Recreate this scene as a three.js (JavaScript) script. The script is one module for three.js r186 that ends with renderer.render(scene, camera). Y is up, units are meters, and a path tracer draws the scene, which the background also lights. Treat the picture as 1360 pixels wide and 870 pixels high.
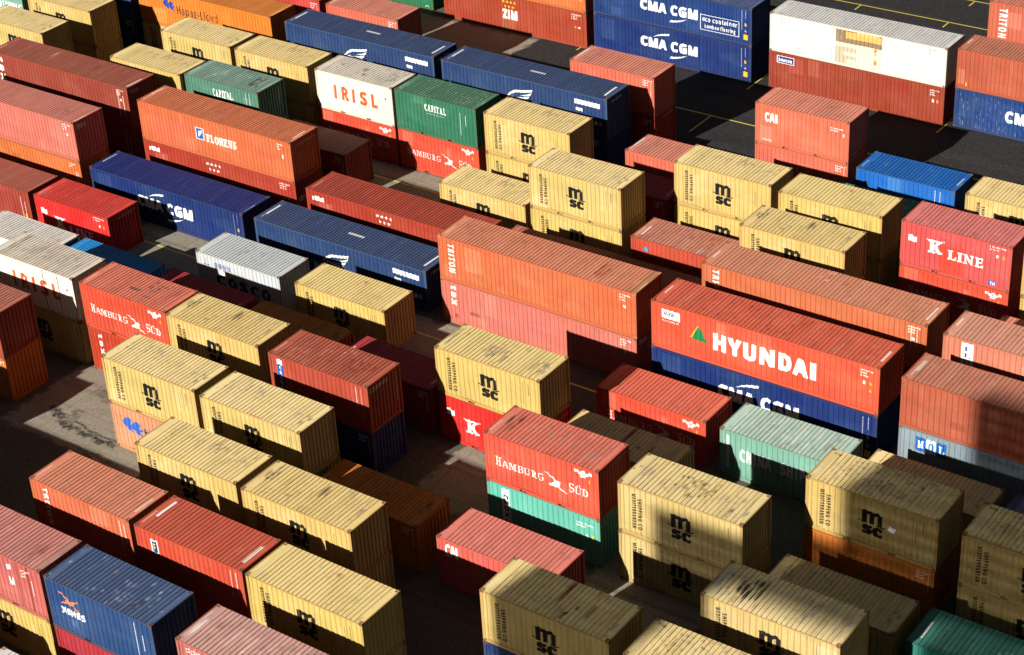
import * as THREE from 'three';
import { mergeGeometries } from 'three/addons/utils/BufferGeometryUtils.js';
import { Brush, Evaluator, SUBTRACTION } from 'three-bvh-csg';

// ------------------------------------------------------------------ camera
const scene = new THREE.Scene();
const camera = new THREE.PerspectiveCamera(18.645, 1024 / 655, 1, 1500);
{
  const yaw = -0.64784, pitch = 0.54345, roll = -0.0607;
  const f = new THREE.Vector3(Math.sin(yaw) * Math.cos(pitch), -Math.sin(pitch), -Math.cos(yaw) * Math.cos(pitch));
  const r = new THREE.Vector3(Math.cos(yaw), 0, Math.sin(yaw));
  const u = new THREE.Vector3().crossVectors(r, f);
  const r2 = r.clone().multiplyScalar(Math.cos(roll)).addScaledVector(u, Math.sin(roll));
  const u2 = u.clone().multiplyScalar(Math.cos(roll)).addScaledVector(r, -Math.sin(roll));
  camera.position.set(62.56, 54.519, 70.674);
  camera.quaternion.setFromRotationMatrix(new THREE.Matrix4().makeBasis(r2, u2, f.clone().negate()));
  camera.updateMatrixWorld();
}

// ------------------------------------------------------------------ sky (clear, low sun behind the viewer) and sun
const SUN = new THREE.Vector3(-0.21, 0.522, 1).normalize();
{
  const w = 128, h = 64, d = new Float32Array(w * h * 4);
  for (let j = 0; j < h; j++) for (let i = 0; i < w; i++) {
    const el = ((j + 0.5) / h - 0.5) * Math.PI, az = ((i + 0.5) / w - 0.5) * 2 * Math.PI;
    const dir = new THREE.Vector3(Math.cos(el) * Math.sin(az), Math.sin(el), -Math.cos(el) * Math.cos(az));
    const up = Math.max(0, Math.sin(el)), hor = Math.pow(1 - up, 3), g = Math.pow(Math.max(0, dir.dot(SUN)), 6);
    const k = 4 * (j * w + i), s = 0.27;
    d[k] = s * (0.135 - 0.02 * hor + 0.08 * g); d[k + 1] = s * (0.145 - 0.028 * hor + 0.07 * g); d[k + 2] = s * (0.165 - 0.045 * hor + 0.05 * g); d[k + 3] = 1;
  }
  const t = new THREE.DataTexture(d, w, h, THREE.RGBAFormat, THREE.FloatType);
  t.mapping = THREE.EquirectangularReflectionMapping; t.magFilter = THREE.LinearFilter; t.needsUpdate = true;
  scene.background = t; scene.environment = t;
}
const sun = new THREE.DirectionalLight(new THREE.Color().setRGB(1, 0.945, 0.86), 4.9);
sun.position.copy(SUN).multiplyScalar(180); sun.castShadow = true; sun.shadow.mapSize.set(4096, 4096);
Object.assign(sun.shadow.camera, { left: -75, right: 75, top: 60, bottom: -60, near: 1, far: 420 });
scene.add(sun, sun.target);
const EXPOSURE = 2.32;

// ------------------------------------------------------------------ helpers
function rng(a) { return () => { a |= 0; a = a + 0x6D2B79F5 | 0; let t = Math.imul(a ^ a >>> 15, 1 | a); t = t + Math.imul(t ^ t >>> 7, 61 | t) ^ t; return ((t ^ t >>> 14) >>> 0) / 4294967296; }; }
const counts = {};
const numbered = (n) => { const k = counts[n] = (counts[n] ?? -1) + 1; return k ? n + '_' + String(k).padStart(3, '0') : n; };
const toLin = (c) => { c /= 255; return c <= 0.04045 ? c / 12.92 : Math.pow((c + 0.055) / 1.055, 2.4); };
const toS = (c) => Math.round(255 * Math.min(1, c <= 0.0031308 ? c * 12.92 : 1.055 * Math.pow(c, 1 / 2.4) - 0.055));
// seen colour of a sunlit side -> sRGB paint colour
const paint = ([r, g, b], k = 2.5) => [r, g, b].map((c) => toS(Math.min(0.82, toLin(c) / k)));
let INK = 0;   // lettering and marks are given as seen in sun and turned into paint colours
const css = (q, a = 1) => { const [r, g, b] = INK ? paint(q, INK) : q; return rgbaText(r, g, b, a); };
const rgbaText = (r, g, b, a) => `rgba(${Math.round(r)},${Math.round(g)},${Math.round(b)},${a})`;
const mix = (a, b, t) => a.map((v, i) => v + (b[i] - v) * t);
const shift = (a, f) => a.map((v) => Math.max(0, Math.min(255, v * f)));
function mesh(name, g, m, parent) { const o = new THREE.Mesh(g, m); o.name = name; o.castShadow = o.receiveShadow = true; parent.add(o); return o; }
function box(w, h, d, x, y, z) { const g = new THREE.BoxGeometry(w, h, d); g.translate(x, y, z); return g; }

// ------------------------------------------------------------------ ground: concrete slab yard, asphalt lane, yellow lines
const YX0 = -62, YX1 = 62, YZ0 = -62, YZ1 = 46;
{
  const W = 2048, H = Math.round(2048 * (YZ1 - YZ0) / (YX1 - YX0)), P = W / (YX1 - YX0);
  const cv = document.createElement('canvas'); cv.width = W; cv.height = H; const c = cv.getContext('2d');
  const R = rng(77), px = (x) => (x - YX0) * P, pz = (z) => (z - YZ0) * P;
  c.fillStyle = css([72, 68, 61]); c.fillRect(0, 0, W, H);  // paving base darkened so that shaded ground reads black
  // concrete patches
  for (let i = 0; i < 900; i++) { const g = 56 + R() * 34; c.fillStyle = css([g, g * 0.95, g * 0.86], 0.16); const w = (1 + R() * 7) * P, h = (1 + R() * 6) * P; c.fillRect(R() * W - w / 2, R() * H - h / 2, w, h); }
  // pale concrete painted only where sun falls; the rest stays dark as shade
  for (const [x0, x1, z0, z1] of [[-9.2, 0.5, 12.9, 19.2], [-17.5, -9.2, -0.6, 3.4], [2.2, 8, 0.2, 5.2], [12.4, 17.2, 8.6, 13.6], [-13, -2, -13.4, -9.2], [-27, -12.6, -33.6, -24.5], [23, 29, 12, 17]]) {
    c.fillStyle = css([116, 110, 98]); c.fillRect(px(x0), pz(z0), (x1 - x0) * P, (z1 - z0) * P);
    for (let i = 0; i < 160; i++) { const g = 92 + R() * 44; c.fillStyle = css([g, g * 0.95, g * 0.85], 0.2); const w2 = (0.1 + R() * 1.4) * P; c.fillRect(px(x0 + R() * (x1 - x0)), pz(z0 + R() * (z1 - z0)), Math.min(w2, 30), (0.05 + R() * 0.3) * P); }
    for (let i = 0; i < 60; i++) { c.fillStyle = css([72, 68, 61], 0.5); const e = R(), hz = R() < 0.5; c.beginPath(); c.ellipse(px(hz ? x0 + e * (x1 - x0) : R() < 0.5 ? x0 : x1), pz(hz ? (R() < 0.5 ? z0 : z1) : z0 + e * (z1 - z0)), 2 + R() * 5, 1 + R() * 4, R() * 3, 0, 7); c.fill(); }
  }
  // asphalt lane north of the stacks
  const asphalt = () => { c.beginPath(); c.moveTo(px(-12.5), pz(YZ0)); c.lineTo(px(-12.5), pz(-33)); for (let k = 0; k <= 12; k++) c.lineTo(px(-12.6 + Math.sin(k * 1.7) * 0.25), pz(-33 + k * 0.72)); c.lineTo(px(YX1), pz(-24.3)); c.lineTo(px(YX1), pz(YZ0)); c.closePath(); };
  c.save(); asphalt(); c.clip(); c.fillStyle = css([38, 37, 38]); c.fillRect(0, 0, W, H);
  for (let i = 0; i < 260; i++) { const g = 26 + R() * 30; c.fillStyle = css([g, g, g * 1.01], 0.25); const w = (2 + R() * 16) * P, h = (0.2 + R() * 1.6) * P; c.fillRect(R() * W - w / 2, R() * pz(-24), w, h); }
  c.restore();
  c.fillStyle = css([56, 54, 52], 0.9); c.fillRect(px(-12), pz(-24.3), W, 1.5 * P);
  // slab joints
  c.strokeStyle = css([70, 64, 56], 0.22); c.lineWidth = 1.6;
  for (let x = -60; x < 62; x += 6.65) { c.beginPath(); c.moveTo(px(x), pz(-24)); c.lineTo(px(x), H); c.stroke(); }
  for (let z = -23.5; z < 46; z += 6.65) { c.beginPath(); c.moveTo(0, pz(z)); c.lineTo(W, pz(z)); c.stroke(); }
  // tyre-worn wheel lanes between the rows: rubber marks
  for (let k = -5; k < 9; k++) for (let i = 0; i < 26; i++) { const z = k * 4.439 + 0.5 + R() * 1.2; c.fillStyle = css([44, 41, 38], 0.06 + R() * 0.1); c.fillRect(R() * W, pz(z), (4 + R() * 30) * P, (0.05 + R() * 0.3) * P); }
  // tar and water stains
  const blob = (x, z, r, n, col, a) => { for (let i = 0; i < n; i++) { const q = R() * 6.283, d = Math.sqrt(R()) * r; c.fillStyle = css(col, a); c.beginPath(); c.ellipse(px(x + Math.cos(q) * d), pz(z + Math.sin(q) * d * 0.5), (0.05 + R() * 0.32) * P, (0.04 + R() * 0.16) * P, R() * 3, 0, 7); c.fill(); } };
  for (let i = 0; i < 120; i++) blob(YX0 + R() * (YX1 - YX0), -24 + R() * 70, 0.5 + R() * 2.2, 22, [48, 44, 38], 0.14);
  const tar = (pts, wd, col = [26, 25, 23], al = 0.5) => { for (let k = 0; k < pts.length - 1; k++) for (let i = 0; i < 130; i++) { const t = R(), x = pts[k][0] + (pts[k + 1][0] - pts[k][0]) * t, z = pts[k][1] + (pts[k + 1][1] - pts[k][1]) * t + Math.sin(x * 5.3) * wd * 0.3; c.fillStyle = css(col, al * (0.3 + R() * 0.7)); c.beginPath(); c.ellipse(px(x + (R() - 0.5) * wd), pz(z + (R() - 0.5) * wd * 0.8), (0.03 + R() * wd * 0.22) * P, (0.02 + R() * wd * 0.1) * P, R() * 3, 0, 7); c.fill(); } };
  tar([[-7.6, 17.0], [-6.4, 17.25]], 0.5); tar([[-6.2, 16.6], [-5.7, 17.6]], 0.6, [60, 54, 44], 0.35); tar([[-6.3, 17.7], [-5.0, 17.75], [-3.6, 17.8], [-2.3, 17.9]], 0.42); tar([[-5.6, 17.2], [-4.2, 17.5], [-2.3, 17.5]], 0.12, [34, 32, 28], 0.7);
  tar([[-6.6, 14.75], [-5.6, 14.9], [-4.6, 15.0]], 0.6, [64, 58, 48], 0.22); tar([[-6.8, 14.5], [-4.6, 14.55]], 0.1, [50, 46, 40], 0.5); tar([[-4.6, 18.75], [-2.6, 18.9], [-0.4, 19.0]], 0.2, [56, 52, 46], 0.4);
  const id = c.getImageData(0, 0, W, H), a = id.data;
  for (let i = 0; i < a.length; i += 4) { const n = (R() - 0.5) * 22; a[i] += n; a[i + 1] += n; a[i + 2] += n; }
  c.putImageData(id, 0, 0);
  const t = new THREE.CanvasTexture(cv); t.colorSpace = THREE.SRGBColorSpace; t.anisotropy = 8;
  const bw = 256, bd = new Uint8Array(bw * bw * 4); for (let i = 0; i < bw * bw; i++) { const v = 90 + R() * 120; bd[4 * i] = bd[4 * i + 1] = bd[4 * i + 2] = v; bd[4 * i + 3] = 255; }
  const bt = new THREE.DataTexture(bd, bw, bw); bt.wrapS = bt.wrapT = THREE.RepeatWrapping; bt.magFilter = THREE.LinearFilter; bt.repeat.set(50, 44); bt.needsUpdate = true;
  const g = new THREE.PlaneGeometry(YX1 - YX0, YZ1 - YZ0, 24, 22); g.rotateX(-Math.PI / 2); g.translate((YX0 + YX1) / 2, 0, (YZ0 + YZ1) / 2);
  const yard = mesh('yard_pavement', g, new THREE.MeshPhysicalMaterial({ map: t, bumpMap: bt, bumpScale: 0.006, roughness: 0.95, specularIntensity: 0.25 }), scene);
  yard.userData.kind = 'structure';
  const g2 = new THREE.PlaneGeometry(2400, 2400); g2.rotateX(-Math.PI / 2); g2.translate(0, -0.02, 0);
  const land = mesh('ground', g2, new THREE.MeshStandardMaterial({ color: new THREE.Color().setRGB(0.1, 0.098, 0.092), roughness: 0.95 }), scene);
  land.userData.kind = 'structure';
  // painted lines
  const lm = [[0.4, 0.32, 0.035], [0.46, 0.37, 0.07], [0.4, 0.33, 0.12]].map((k) => new THREE.MeshStandardMaterial({ color: new THREE.Color().setRGB(...k), roughness: 0.8 }));
  const line = (x0, x1, z0, z1, m) => { const q = new THREE.PlaneGeometry(x1 - x0, z1 - z0); q.rotateX(-Math.PI / 2); q.translate((x0 + x1) / 2, 0.005, (z0 + z1) / 2); mesh('painted_line', q, lm[m], yard); };
  for (const [z, m, xa, xb] of [[1.65, 1, -50, 50], [-11.65, 1, -50, 50], [-28.85, 0, -11, 45], [-49.6, 0, -11, 45], [-53.9, 0, -11, 45], [-40.3, 0, -11, 45]]) line(xa, xb, z - 0.055, z + 0.055, m);
  for (const [z0, z1] of [[-28.79, -26.2], [-36.6, -33.4], [-49.54, -48.6], [-53.84, -52.9]]) for (let x = -9.25; x < 42; x += 6.65) line(x - 0.05, x + 0.05, z0, z1, 0);
  const wm = new THREE.MeshStandardMaterial({ color: new THREE.Color().setRGB(0.5, 0.5, 0.48), roughness: 0.85 });
  for (let i = 0; i < 9; i++) { const q = new THREE.PlaneGeometry(0.32, 0.09); q.rotateX(-Math.PI / 2); q.translate(14.5 + i * 2.05, 0.005, -26.4 - (i % 2) * 0.1); mesh('painted_dash', q, wm, yard); }
}

// ------------------------------------------------------------------ container paint: one sheet per livery (side, roof, end wall)
const CW = 2.438, PPM = 100, LEN = { 20: 6.058, 40: 12.192 };
const SH = 260, RH = 244, EH = 130, EW = 122, AH = SH + RH + EH + 6;
const RY = SH + 2, EY = SH + RH + 4;
const liveries = {};
function livery(key, { L = 20, col, roof, wear = 0.5, dirt = 0.5, k = 2.5, seed = 1, side, top, end, frame, rust = 0.4, cast, clean, roofFadeLift = 0.2, roofDustLight = [210, 180, 166] }) {
  const R = rng(seed * 7919 + 13), w = Math.round(LEN[L] * PPM), cv = document.createElement('canvas'); cv.width = w; cv.height = AH;
  const c = cv.getContext('2d'), base = paint(col, k), rb = mix(base, roofDustLight, roofFadeLift + 0.07);  // roof paint: real bleach and dust, plus extra lightening for sun on top
  const clip = (x, y, W, H, fn) => { c.save(); c.beginPath(); c.rect(x, y, W, H); c.clip(); c.translate(x, y); fn(); c.restore(); };
  c.fillStyle = css(base); c.fillRect(0, 0, w, AH);
  const repaint = shift(base, 0.9 + R() * 0.2); const grime = mix(base, [70, 60, 48], 0.6), chalk = mix(base, [225, 215, 200], 0.45), rustc = [112, 62, 34];
  const weather = (W, H, n) => {
    for (let i = 0; i < n * 0.5; i++) { c.fillStyle = css(R() < 0.5 ? chalk : grime, 0.03 + R() * 0.05 * wear); const a = (0.2 + R() * 1.4) * PPM, b = (0.1 + R() * 0.8) * PPM; c.beginPath(); c.ellipse(R() * W, R() * H, a, b, R() * 0.4, 0, 7); c.fill(); }
    for (let i = 0; i < n; i++) { const x = R() * W, y0 = R() * H * 0.7, l = (0.2 + R() * 1.2) * PPM; c.fillStyle = css(R() < 0.5 ? chalk : grime, (0.05 + R() * 0.12) * wear); c.fillRect(x, y0, 0.6 + R() * 2.4, l); }
    for (let i = 0; i < n * wear * 0.7; i++) { const x = R() * W, y0 = R() < 0.55 ? H * (0.86 + R() * 0.14) : R() * H; c.fillStyle = css(rustc, 0.12 + R() * 0.35); c.beginPath(); c.ellipse(x, y0, 0.8 + R() * 3.2, 0.8 + R() * 2.4, 0, 0, 7); c.fill(); if (R() < 0.45) c.fillRect(x, y0, 1 + R() * 1.4, (0.05 + R() * 0.35) * PPM); }
    for (let i = 0; i < n * wear * 0.25; i++) { c.strokeStyle = css(R() < 0.6 ? chalk : rustc, 0.2 + R() * 0.3); c.lineWidth = 0.7 + R(); c.beginPath(); const x = R() * W, y = R() * H; c.moveTo(x, y); c.lineTo(x + (R() - 0.5) * 70, y + (R() - 0.5) * 16); c.stroke(); }
  };
  // lays letters out one by one (a plain bar for the sans capital I); returns the width, draws when given a colour
  const letters = (str, font, fam, gap, colr, fat = 0) => {
    c.font = `${font} 100px ${fam}`; let x = 0; c.lineJoin = 'round'; c.lineWidth = fat || 1; if (colr) c.fillStyle = c.strokeStyle = css(colr);
    for (const ch of str) { if (ch === 'I' && fam === 'sans-serif') { if (colr) c.fillRect(x + 8 - fat / 2, -71 - fat / 2, 20 + fat, 71 + fat); x += 36 + gap; } else { if (colr) { c.fillText(ch, x, 0); if (fat) c.strokeText(ch, x, 0); } x += c.measureText(ch).width + gap; } }
    return x - gap;
  };
  clip(0, 0, w, SH, () => {
    for (let x = 0; x < w; x += 27.8) { c.fillStyle = css(R() < 0.5 ? chalk : grime, R() * 0.07); c.fillRect(x, 0, 27.8, SH); }
    for (let i = 0; i < L / 20 * (1 + Math.floor(R() * 3)); i++) { c.fillStyle = css(R() < 0.5 ? repaint : chalk, 0.12 + R() * 0.25); c.fillRect(Math.floor(R() * 20) * 27.8, (R() < 0.5 ? 0.45 + R() * 0.3 : R() * 0.3) * SH, (1 + Math.floor(R() * 4)) * 27.8, (0.2 + R() * 0.4) * SH); }
    weather(w, SH, L * 4);
    for (let i = 0; i < L * wear * 1.3; i++) { const x = Math.floor(R() * w / 27.8) * 27.8 + R() * 12, l = (0.1 + R() * R() * 1.3) * PPM; c.fillStyle = css([116, 66, 38], 0.12 + R() * 0.22); const y = R() < 0.6 ? SH * 0.035 : SH * 0.96 - l; c.fillRect(x, y, 1 + R() * 2.6, l); c.fillRect(x + 1, y, 1, l * 1.4); }
    for (let i = 0; i < L * 0.8; i++) { const y = SH * (0.9 + R() * 0.08); c.fillStyle = css([104, 66, 42], 0.25 * wear); c.fillRect(R() * w, y, 10 + R() * 60, 2 + R() * 5); }
    const k = {
      c, R, base, w, h: SH, fill: (u0, u1, v0, v1, col, a = 1) => { c.fillStyle = css(col, a); c.fillRect(u0 * w, v0 * SH, (u1 - u0) * w, (v1 - v0) * SH); },
      text: (s, u0, u1, v0, v1, col = [255, 255, 255], font = 'bold', fam = 'sans-serif', fat = 0, cap = 71) => {
        c.save(); c.translate(u0 * w, v1 * SH); const tw = letters(s, font, fam, s.length > 2 ? 7 : 0); c.scale((u1 - u0) * w / tw, (v1 - v0) * SH / cap); letters(s, font, fam, s.length > 2 ? 7 : 0, col, fat); c.restore();
      },
      vtext: (s, u0, u1, v0, v1, col = [255, 255, 255], font = 'bold', fam = 'sans-serif') => {
        c.save(); const tw = letters(s, font, fam, 16); c.translate(u0 * w, v0 * SH); c.rotate(Math.PI / 2); c.scale((v1 - v0) * SH / tw, (u1 - u0) * w / 71); letters(s, font, fam, 16, col, 4); c.restore();
      },
      marks: (u, v, n = 3, col = [245, 245, 240], len = 0.5) => { for (let i = 0; i < n; i++) { let x = u * w; const y = v * SH + i * 15, e = x + len * PPM * (i ? 0.55 : 1); while (x < e) { const q = 3 + R() * 4; c.fillStyle = css(col, 0.85); c.fillRect(x, y, q, 8); x += q + 1.6 + (R() < 0.2 ? 5 : 0); } } },
      vmarks: (u, v0, v1, col = [245, 245, 240], wd = 5) => { let y = v0 * SH; while (y < v1 * SH) { const q = 3 + R() * 5; c.fillStyle = css(col, 0.85); c.fillRect(u * w, y, wd, q); y += q + 2; } },
      tri: (u, v, col = [250, 180, 30]) => { const x = u * w, y = v * SH; c.fillStyle = css(col); c.beginPath(); c.moveTo(x, y - 9); c.lineTo(x + 9, y + 8); c.lineTo(x - 9, y + 8); c.fill(); },
    };
    INK = 1.75; side?.(k); INK = 0;
    if (!clean) for (let i = 0; i < L * 2; i++) { c.fillStyle = css(base, 0.25 + R() * 0.3); c.fillRect(R() * w, R() * SH, 1 + R() * 2, (0.1 + R() * 0.5) * PPM); }
  });
  clip(0, RY, w, RH, () => {
    c.fillStyle = css(rb); c.fillRect(0, 0, w, RH);
    const rg = mix(rb, [66, 58, 50], 0.62), rc = mix(rb, [215, 208, 196], 0.5);
    for (let x = 0; x < w; x += 21) { c.fillStyle = css(R() < 0.5 ? rc : rg, R() * 0.12 * (0.5 + dirt)); c.fillRect(x, 0, 21, RH); }
    for (let i = 0; i < L * 5; i++) { c.fillStyle = css(R() < 0.5 ? rg : rc, (0.05 + R() * 0.13) * (0.4 + dirt)); const x = R() * w; c.fillRect(x, R() * RH, 2 + R() * 12, (0.1 + R() * 0.9) * PPM); }
    // rust-brown dirt caught in the grooves
    for (let x = 36 + 18.4; x < w - 36; x += 21) { let y = 0; while (y < RH) { const l = 6 + R() * 40; c.fillStyle = css(mix(rb, [96, 58, 32], 0.6), R() * 0.5); c.fillRect(x - 1, y, 2.6, l); y += l; } }
    for (let i = 0; i < L * 6 * dirt; i++) { c.fillStyle = css(R() < 0.5 ? [92, 56, 36] : rg, 0.15 + R() * 0.4); c.beginPath(); c.ellipse(R() * w, R() * RH, 0.8 + R() * 3, 0.8 + R() * 4, 0, 0, 7); c.fill(); }
    for (let i = 0; i < dirt * 7 * L / 20; i++) { const bx = R() * w, by = R() * RH, q = 6 + R() * 22, col = R() < 0.5 ? rg : R() < 0.5 ? [104, 64, 42] : rc; for (let j = 0; j < 16; j++) { c.fillStyle = css(col, 0.05 + R() * 0.08); c.beginPath(); c.ellipse(bx + (R() - 0.5) * q * 2, by + (R() - 0.5) * q * 2.6, 2 + R() * q * 0.5, 2 + R() * q * 0.6, R() * 3, 0, 7); c.fill(); } }
    // standing-water stains: clusters of bars along the corrugations
    const smear = (u, v, n, lenU, col, a = 0.5, long = 0.5) => { for (let i = 0; i < n; i++) { const x = u * w + (R() - 0.5) * lenU * w, l = (0.15 + R() * long) * PPM, y = v * RH + (R() - 0.5) * 0.4 * RH, q = Math.floor(x / 21) * 21, al = a * (0.35 + R() * 0.65); for (let s = 0; s < 9; s++) { const f = 0.35 + 0.65 * R(), xx = q + R() * 15, ll = l * f, yy = y + (R() - 0.5) * l * (1 - f); c.fillStyle = css(col, al * 0.28); c.fillRect(xx, yy - ll / 2, 1.2 + R() * 3.6, ll); c.fillRect(xx - 0.6, yy - ll * 0.32, 1.5 + R() * 4, ll * 0.64); } } };
    for (let i = 0; i < 5 * dirt * L / 20; i++) smear(R(), R(), 3 + R() * 6, 0.2, R() < 0.6 ? rg : [120, 112, 108], 0.35);
    top?.({ c, R, w, h: RH, smear, rb, strip: (u, v0, v1, col = [230, 228, 222], wd = 9, a = 0.9) => { INK = 1.6; let y = v0 * RH; while (y < v1 * RH) { const q = 3 + R() * 5; c.fillStyle = css(col, a); c.fillRect(u * w, y, wd, q); y += q + 1.4; } INK = 0; }, bar: (u0, u1, v0, v1, col, a = 1) => { INK = 1.6; c.fillStyle = css(col, a); INK = 0; c.fillRect(u0 * w, v0 * RH, (u1 - u0) * w, (v1 - v0) * RH); } });
    for (const u of [0.012, 1 - 0.012 - 8 / w]) if (!clean && R() < 0.75) { let y = 0.5 * RH; while (y < 0.86 * RH) { const q = 3 + R() * 5; c.fillStyle = css([188, 184, 176], 0.5 + R() * 0.3); c.fillRect(u * w + 8, y, 7, q); y += q + 1.6; } }
  });
  clip(0, EY, EW, EH, () => {
    weather(EW, EH, 26);
    INK = 1.75; end?.({ c, w: EW, h: EH, R, text: (s, u0, u1, v0, v1, col = [235, 232, 226]) => { c.save(); c.font = 'bold 100px sans-serif'; const tw = c.measureText(s).width; c.translate(u0 * EW, v1 * EH); c.scale((u1 - u0) * EW / tw, (v1 - v0) * EH / 71); c.fillStyle = css(col); c.fillText(s, 0, 0); c.restore(); }, marks: (u0, u1, v, col = [225, 222, 215]) => { let x = u0 * EW; while (x < u1 * EW) { const q = 2 + R() * 3; c.fillStyle = css(col, 0.8); c.fillRect(x, v * EH, q, 5); x += q + 1.5; } } }); INK = 0;
  });
  const t = new THREE.CanvasTexture(cv); t.colorSpace = THREE.SRGBColorSpace; t.anisotropy = 8;
  const fb = frame ? paint(frame) : mix(base, [104, 70, 44], 0.12 + rust * 0.3);
  liveries[key] = {
    L, skin: new THREE.MeshPhysicalMaterial({ map: t, roughness: 0.68, specularIntensity: 0.4, side: THREE.DoubleSide }),
    frame: new THREE.MeshPhysicalMaterial({ color: new THREE.Color().setRGB(...fb.map((v) => toLin(v))), roughness: 0.7, specularIntensity: 0.4 }),
    cast: new THREE.MeshStandardMaterial({ color: new THREE.Color().setRGB(...mix(fb, cast ?? [84, 54, 34], 0.45 + rust * 0.5).map((v) => toLin(v))), roughness: 0.8 }),
  };
}
const WHITE = [246, 246, 242], BLACK = [22, 20, 18];

// --- emblems
function yellowLogo(k, seed) {
  const { c, w, h } = k, X = (u) => u * w, Y = (v) => v * h; c.save(); c.fillStyle = css([24, 22, 20]); c.strokeStyle = css([24, 22, 20]); c.lineJoin = 'round';
  // black-letter m
  const x0 = X(0.432), x1 = X(0.585), y0 = Y(0.275), y1 = Y(0.53), sw = (x1 - x0) * 0.235;
  for (const t of [0, 0.5, 1]) c.fillRect(x0 + t * (x1 - x0 - sw), y0 + (t ? h * 0.035 : 0), sw, y1 - y0 - (t ? h * 0.035 : 0));
  c.lineWidth = sw * 0.82; for (const t of [0, 0.5]) { const a = x0 + t * (x1 - x0 - sw) + sw * 0.6, b = x0 + (t + 0.5) * (x1 - x0 - sw) + sw * 0.5; c.beginPath(); c.moveTo(a, y0 + h * 0.075); c.quadraticCurveTo((a + b) / 2, y0 + h * 0.0, b, y0 + h * 0.06); c.stroke(); }
  c.lineWidth = 5; c.beginPath(); c.moveTo(x0 - w * 0.028, y1 - h * 0.035); c.quadraticCurveTo(x0 + 2, y1 + h * 0.012, x0 + sw * 1.3, y1 - 2); c.stroke();
  c.beginPath(); c.moveTo(x1 - sw * 1.2, y1 + 1); c.quadraticCurveTo(x1 + 2, y1 + h * 0.03, x1 + w * 0.028, y1 - h * 0.012); c.stroke();
  c.beginPath(); c.moveTo(x0 - w * 0.012, y0 + h * 0.03); c.lineTo(x0 + sw * 0.6, y0 - h * 0.01); c.lineTo(x0 + sw, y0 + h * 0.05); c.fill();
  c.restore();
  k.text('sc', 0.436, 0.59, 0.575, 0.735, BLACK, 'bold', 'sans-serif', 9, 55);
  k.vtext('MEDITERRANEAN', 0.112, 0.144, 0.15, 0.85, [30, 27, 20]); k.vtext('SHIPPING CO', 0.162, 0.194, 0.22, 0.85, [30, 27, 20]);
  k.vmarks(0.835, 0.14 + 0.05 * (seed % 3), 0.6, [52, 46, 34], 4); if (seed % 2) k.vmarks(0.885, 0.16, 0.4, [52, 46, 34], 4);
}
function arcLetters(k, bottom = true, top = true) {   // bold white two-word lettering with a swoosh
  k.text('CMA', 0.305, 0.47, 0.36, 0.6, WHITE, 'bold', 'sans-serif', 9); k.text('CGM', 0.497, 0.67, 0.36, 0.6, WHITE, 'bold', 'sans-serif', 9);
  const { c, w, h } = k; c.fillStyle = css(WHITE);
  if (top) { c.beginPath(); c.moveTo(0.385 * w, 0.32 * h); c.quadraticCurveTo(0.42 * w, 0.19 * h, 0.492 * w, 0.15 * h); c.lineTo(0.487 * w, 0.21 * h); c.quadraticCurveTo(0.43 * w, 0.23 * h, 0.385 * w, 0.32 * h); c.fill(); }
  if (bottom) { c.beginPath(); c.moveTo(0.6 * w, 0.65 * h); c.quadraticCurveTo(0.565 * w, 0.78 * h, 0.493 * w, 0.82 * h); c.lineTo(0.498 * w, 0.76 * h); c.quadraticCurveTo(0.555 * w, 0.74 * h, 0.6 * w, 0.65 * h); c.fill(); }
  k.vmarks(0.937, 0.1, 0.6, WHITE, 5); k.vmarks(0.96, 0.08, 0.3, WHITE, 5); k.tri(0.962, 0.62); k.fill(0.95, 0.976, 0.72, 0.86, [250, 190, 20]); k.fill(0.955, 0.968, 0.42, 0.5, [235, 170, 60]);
}
function seaBird(k, wt = WHITE) {   // serif two-word lettering with a gliding bird
  k.text('H', 0.09, 0.145, 0.44, 0.615, wt, 'normal', 'serif', 1); k.text('AMBURG', 0.15, 0.515, 0.475, 0.615, wt, 'normal', 'serif', 1);
  k.text('S', 0.735, 0.785, 0.44, 0.615, wt, 'normal', 'serif', 1); k.text('ÜD', 0.79, 0.905, 0.475, 0.615, wt, 'normal', 'serif', 1);
  const { c, w, h } = k, P = (a) => { c.beginPath(); a.forEach(([u, v], i) => i ? c.lineTo(u * w, v * h) : c.moveTo(u * w, v * h)); c.closePath(); c.fill(); };
  c.fillStyle = css(wt); P([[0.52, 0.38], [0.56, 0.41], [0.605, 0.46], [0.635, 0.5], [0.67, 0.51], [0.655, 0.56], [0.655, 0.61], [0.69, 0.66], [0.735, 0.69], [0.69, 0.685], [0.645, 0.63], [0.58, 0.64], [0.552, 0.62], [0.59, 0.575], [0.62, 0.54], [0.595, 0.48], [0.555, 0.43]]);
  for (let i = 0; i < 5; i++) { c.fillStyle = css(wt, 0.95); c.fillRect((0.79 + i * 0.03) * w, (0.1 + (i % 2) * 0.03) * h, 0.03 * w, 0.06 * h); } k.fill(0.84, 0.885, 0.17, 0.24, wt); k.fill(0.905, 0.92, 0.26, 0.34, [240, 150, 40]);
}
function vertText(k, s, u0 = 0.05, u1 = 0.082, v0 = 0.14, v1 = 0.8) { k.vtext(s, u0, u1, v0, v1, WHITE); k.marks(0.92, 0.1, 3, WHITE, 0.62); k.fill(0.935, 0.95, 0.33, 0.39, WHITE, 0.8); }
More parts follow.
